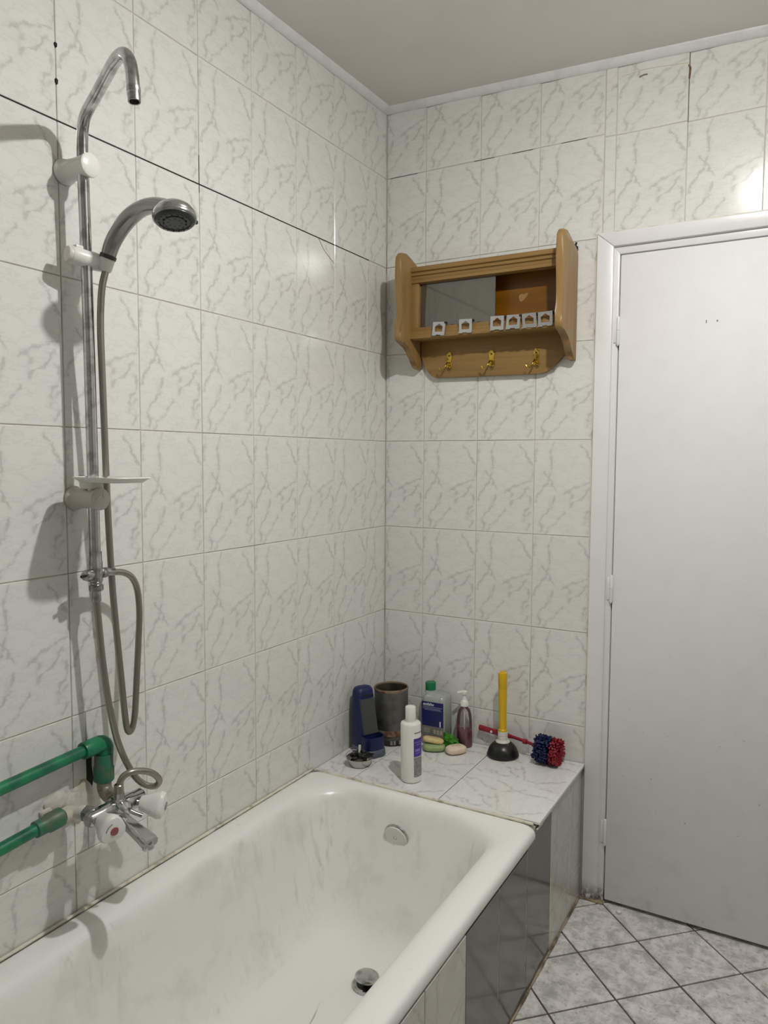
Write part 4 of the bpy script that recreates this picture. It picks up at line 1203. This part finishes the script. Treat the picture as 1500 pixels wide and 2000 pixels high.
# plunger
b0 = on(.487, -.062)
pg = thing('sink_plunger', 'black rubber plunger with yellow handle standing on the ledge', 'plunger', b0)
T = Matrix.Translation(b0)
finish('rubber_cup', lathe([(.047, .004), (.0505, .0), (.0525, .003), (.0525, .008), (.0505, .011), (.0495, .016), (.045, .028), (.036, .039), (.026, .046), (.020, .049), (0, .049)], 40, T), 'rubber', pg)
finish('white_collar', lathe([(.0235, .044), (.0235, .049), (.020, .053), (.0165, .055), (.0160, .062), (.0168, .063), (.0160, .065), (.0160, .070), (.0166, .071), (.0160, .073), (.0160, .082), (.014, .083)], 30, T), 'ivory_pl', pg)
finish('yellow_handle', lathe([(.0125, .080), (.0150, .083), (.0150, .088), (.0125, .091), (.0125, .150), (.0140, .200), (.0146, .222), (.0140, .2225), (.0146, .2235), (.0140, .2240), (.0146, .2250), (.0148, .272), (.0135, .277), (.008, .279), (.006, .283), (0, .284)], 30, T), 'yellow', pg)

# brush with red handle
b0 = on(.634, -.060)
bs = thing('scrubbing_brush', 'round blue and red bristle brush with long red handle', 'brush', b0)
hc = Vector((.636, -.058, zd(.636) + .0455)); axb = Vector((1, -.10, -.02)).normalized()
mB = axis_m(hc, axb)
finish('brush_core', lathe([(0, -.030), (.014, -.028), (.016, .0), (.014, .026), (0, .028)], 16, mB), 'red_pl', bs)
def tufts(zs, n, r1, mat, name, splay, seed):
    rn = random.Random(seed)
    bm = None
    b = BM()
    for z in zs:
        for i in range(n):
            a = 2 * PI * (i + rn.random() * .6) / n
            rr = r1 * rn.uniform(.90, 1.04)
            dz = splay(z) + rn.uniform(-.004, .004)
            p0 = Vector((.012 * math.cos(a), .012 * math.sin(a), z)); p1 = Vector((rr * math.cos(a), rr * math.sin(a), z + dz))
            d = (p1 - p0).normalized(); x = d.orthogonal().normalized(); y = d.cross(x)
            r0, r2 = .0022, .0042
            lo_ = [b.verts.new(p0 + (x * math.cos(q) + y * math.sin(q)) * r0) for q in (0, 1.57, 3.14, 4.71)]
            hi_ = [b.verts.new(p1 + (x * math.cos(q) + y * math.sin(q)) * r2 * rn.uniform(.6, 1.2) + d * rn.uniform(-.002, .002)) for q in (0, 1.57, 3.14, 4.71)]
            for k in range(4):
                j = (k + 1) % 4
                b.faces.new((lo_[k], lo_[j], hi_[j], hi_[k]))
            b.faces.new(hi_)
    bmesh.ops.transform(b, matrix=mB, verts=b.verts)
    for v in b.verts: v.co.z = max(v.co.z, zd(v.co.x) + .0008); v.co.y = min(v.co.y, -.004)
    o = finish(name, b, mat, bs, smooth=False)
    o['kind'] = 'stuff'
    return o
tufts([-.027, -.022, -.017, -.012, -.007, -.002, .003, .008], 34, .0435, 'bris_b', 'blue_bristles', lambda z: z * .25, 1)
tufts([.012, .016, .020, .024], 34, .0425, 'bris_r', 'red_bristles', lambda z: .010 + (z - .014) * .6, 2)
for q_, r_ in ((1, .032), (2, .022), (3, .012)):
    tufts([.025], 8 + int(r_ * 500), r_, 'bris_r', 'red_bristles', lambda z: .012, 3 + q_)
finish('brush_handle', tube([hc - axb * .026, Vector((.575, -.046, .487)), Vector((.520, -.0325, .490)), Vector((.470, -.026, .492)), Vector((.420, -.020, .494)), Vector((.384, -.016, .496))],
                            lambda t: .0055 + (.0045 if t > .45 else 0) * min(1, (t - .45) * 8), 12, .006, flat=(1.0, .62)), 'red_pl', bs)
finish('handle_collar', lathe([(.004, -.008), (.0085, -.006), (.0085, .006), (.004, .008)], 14, axis_m((.555, -.0415, .488), axb)), 'red_pl', bs)
finish('handle_hole', lathe([(0, -.007), (.0042, -.007), (.0042, .007), (0, .007)], 14, axis_m((.432, -.0215, .4920), (-.05, -1, .15))), 'ivory_pl', bs)

for o in (sh, bw, cd, cn, gb, pb, pg): o.rotation_euler = (0, -.02, 0)      # the ledge slopes a little

# small white bead on the floor by the door
o = thing('white_pebble', 'tiny white round pebble lying on the floor by the door', 'pebble', (.866, -.035, .0))
finish('pebble_stone', lathe([(0, .0090), (.005, .0084), (.0082, .0056), (.0088, .0015), (.008, 0), (0, 0)], 18, Matrix.Translation((.866, -.035, .0003))), 'white_pl', o)

# ------------------------------------------------------------------ ceiling lamp
zl = zc(BULB_POS.x, BULB_POS.y)
lamp = thing('ceiling_lamp', 'white ceiling socket with a small domed lit bulb', 'lamp', (BULB_POS.x, BULB_POS.y, zl))
finish('lamp_base', lathe([(0, zl - BULB_POS.z), (.045, zl - BULB_POS.z), (.045, zl - BULB_POS.z - .008), (.020, zl - BULB_POS.z - .012), (.019, .022), (.029, .006), (.0295, .001), (0, .001)], 24, Matrix.Translation(BULB_POS)), 'socket', lamp)
finish('bulb_dome', lathe([(.0285, .001), (.0285, -.0015), (.026, -.006), (.020, -.0095), (.011, -.0115), (0, -.0120)], 24, Matrix.Translation(BULB_POS)), 'bulb', lamp)
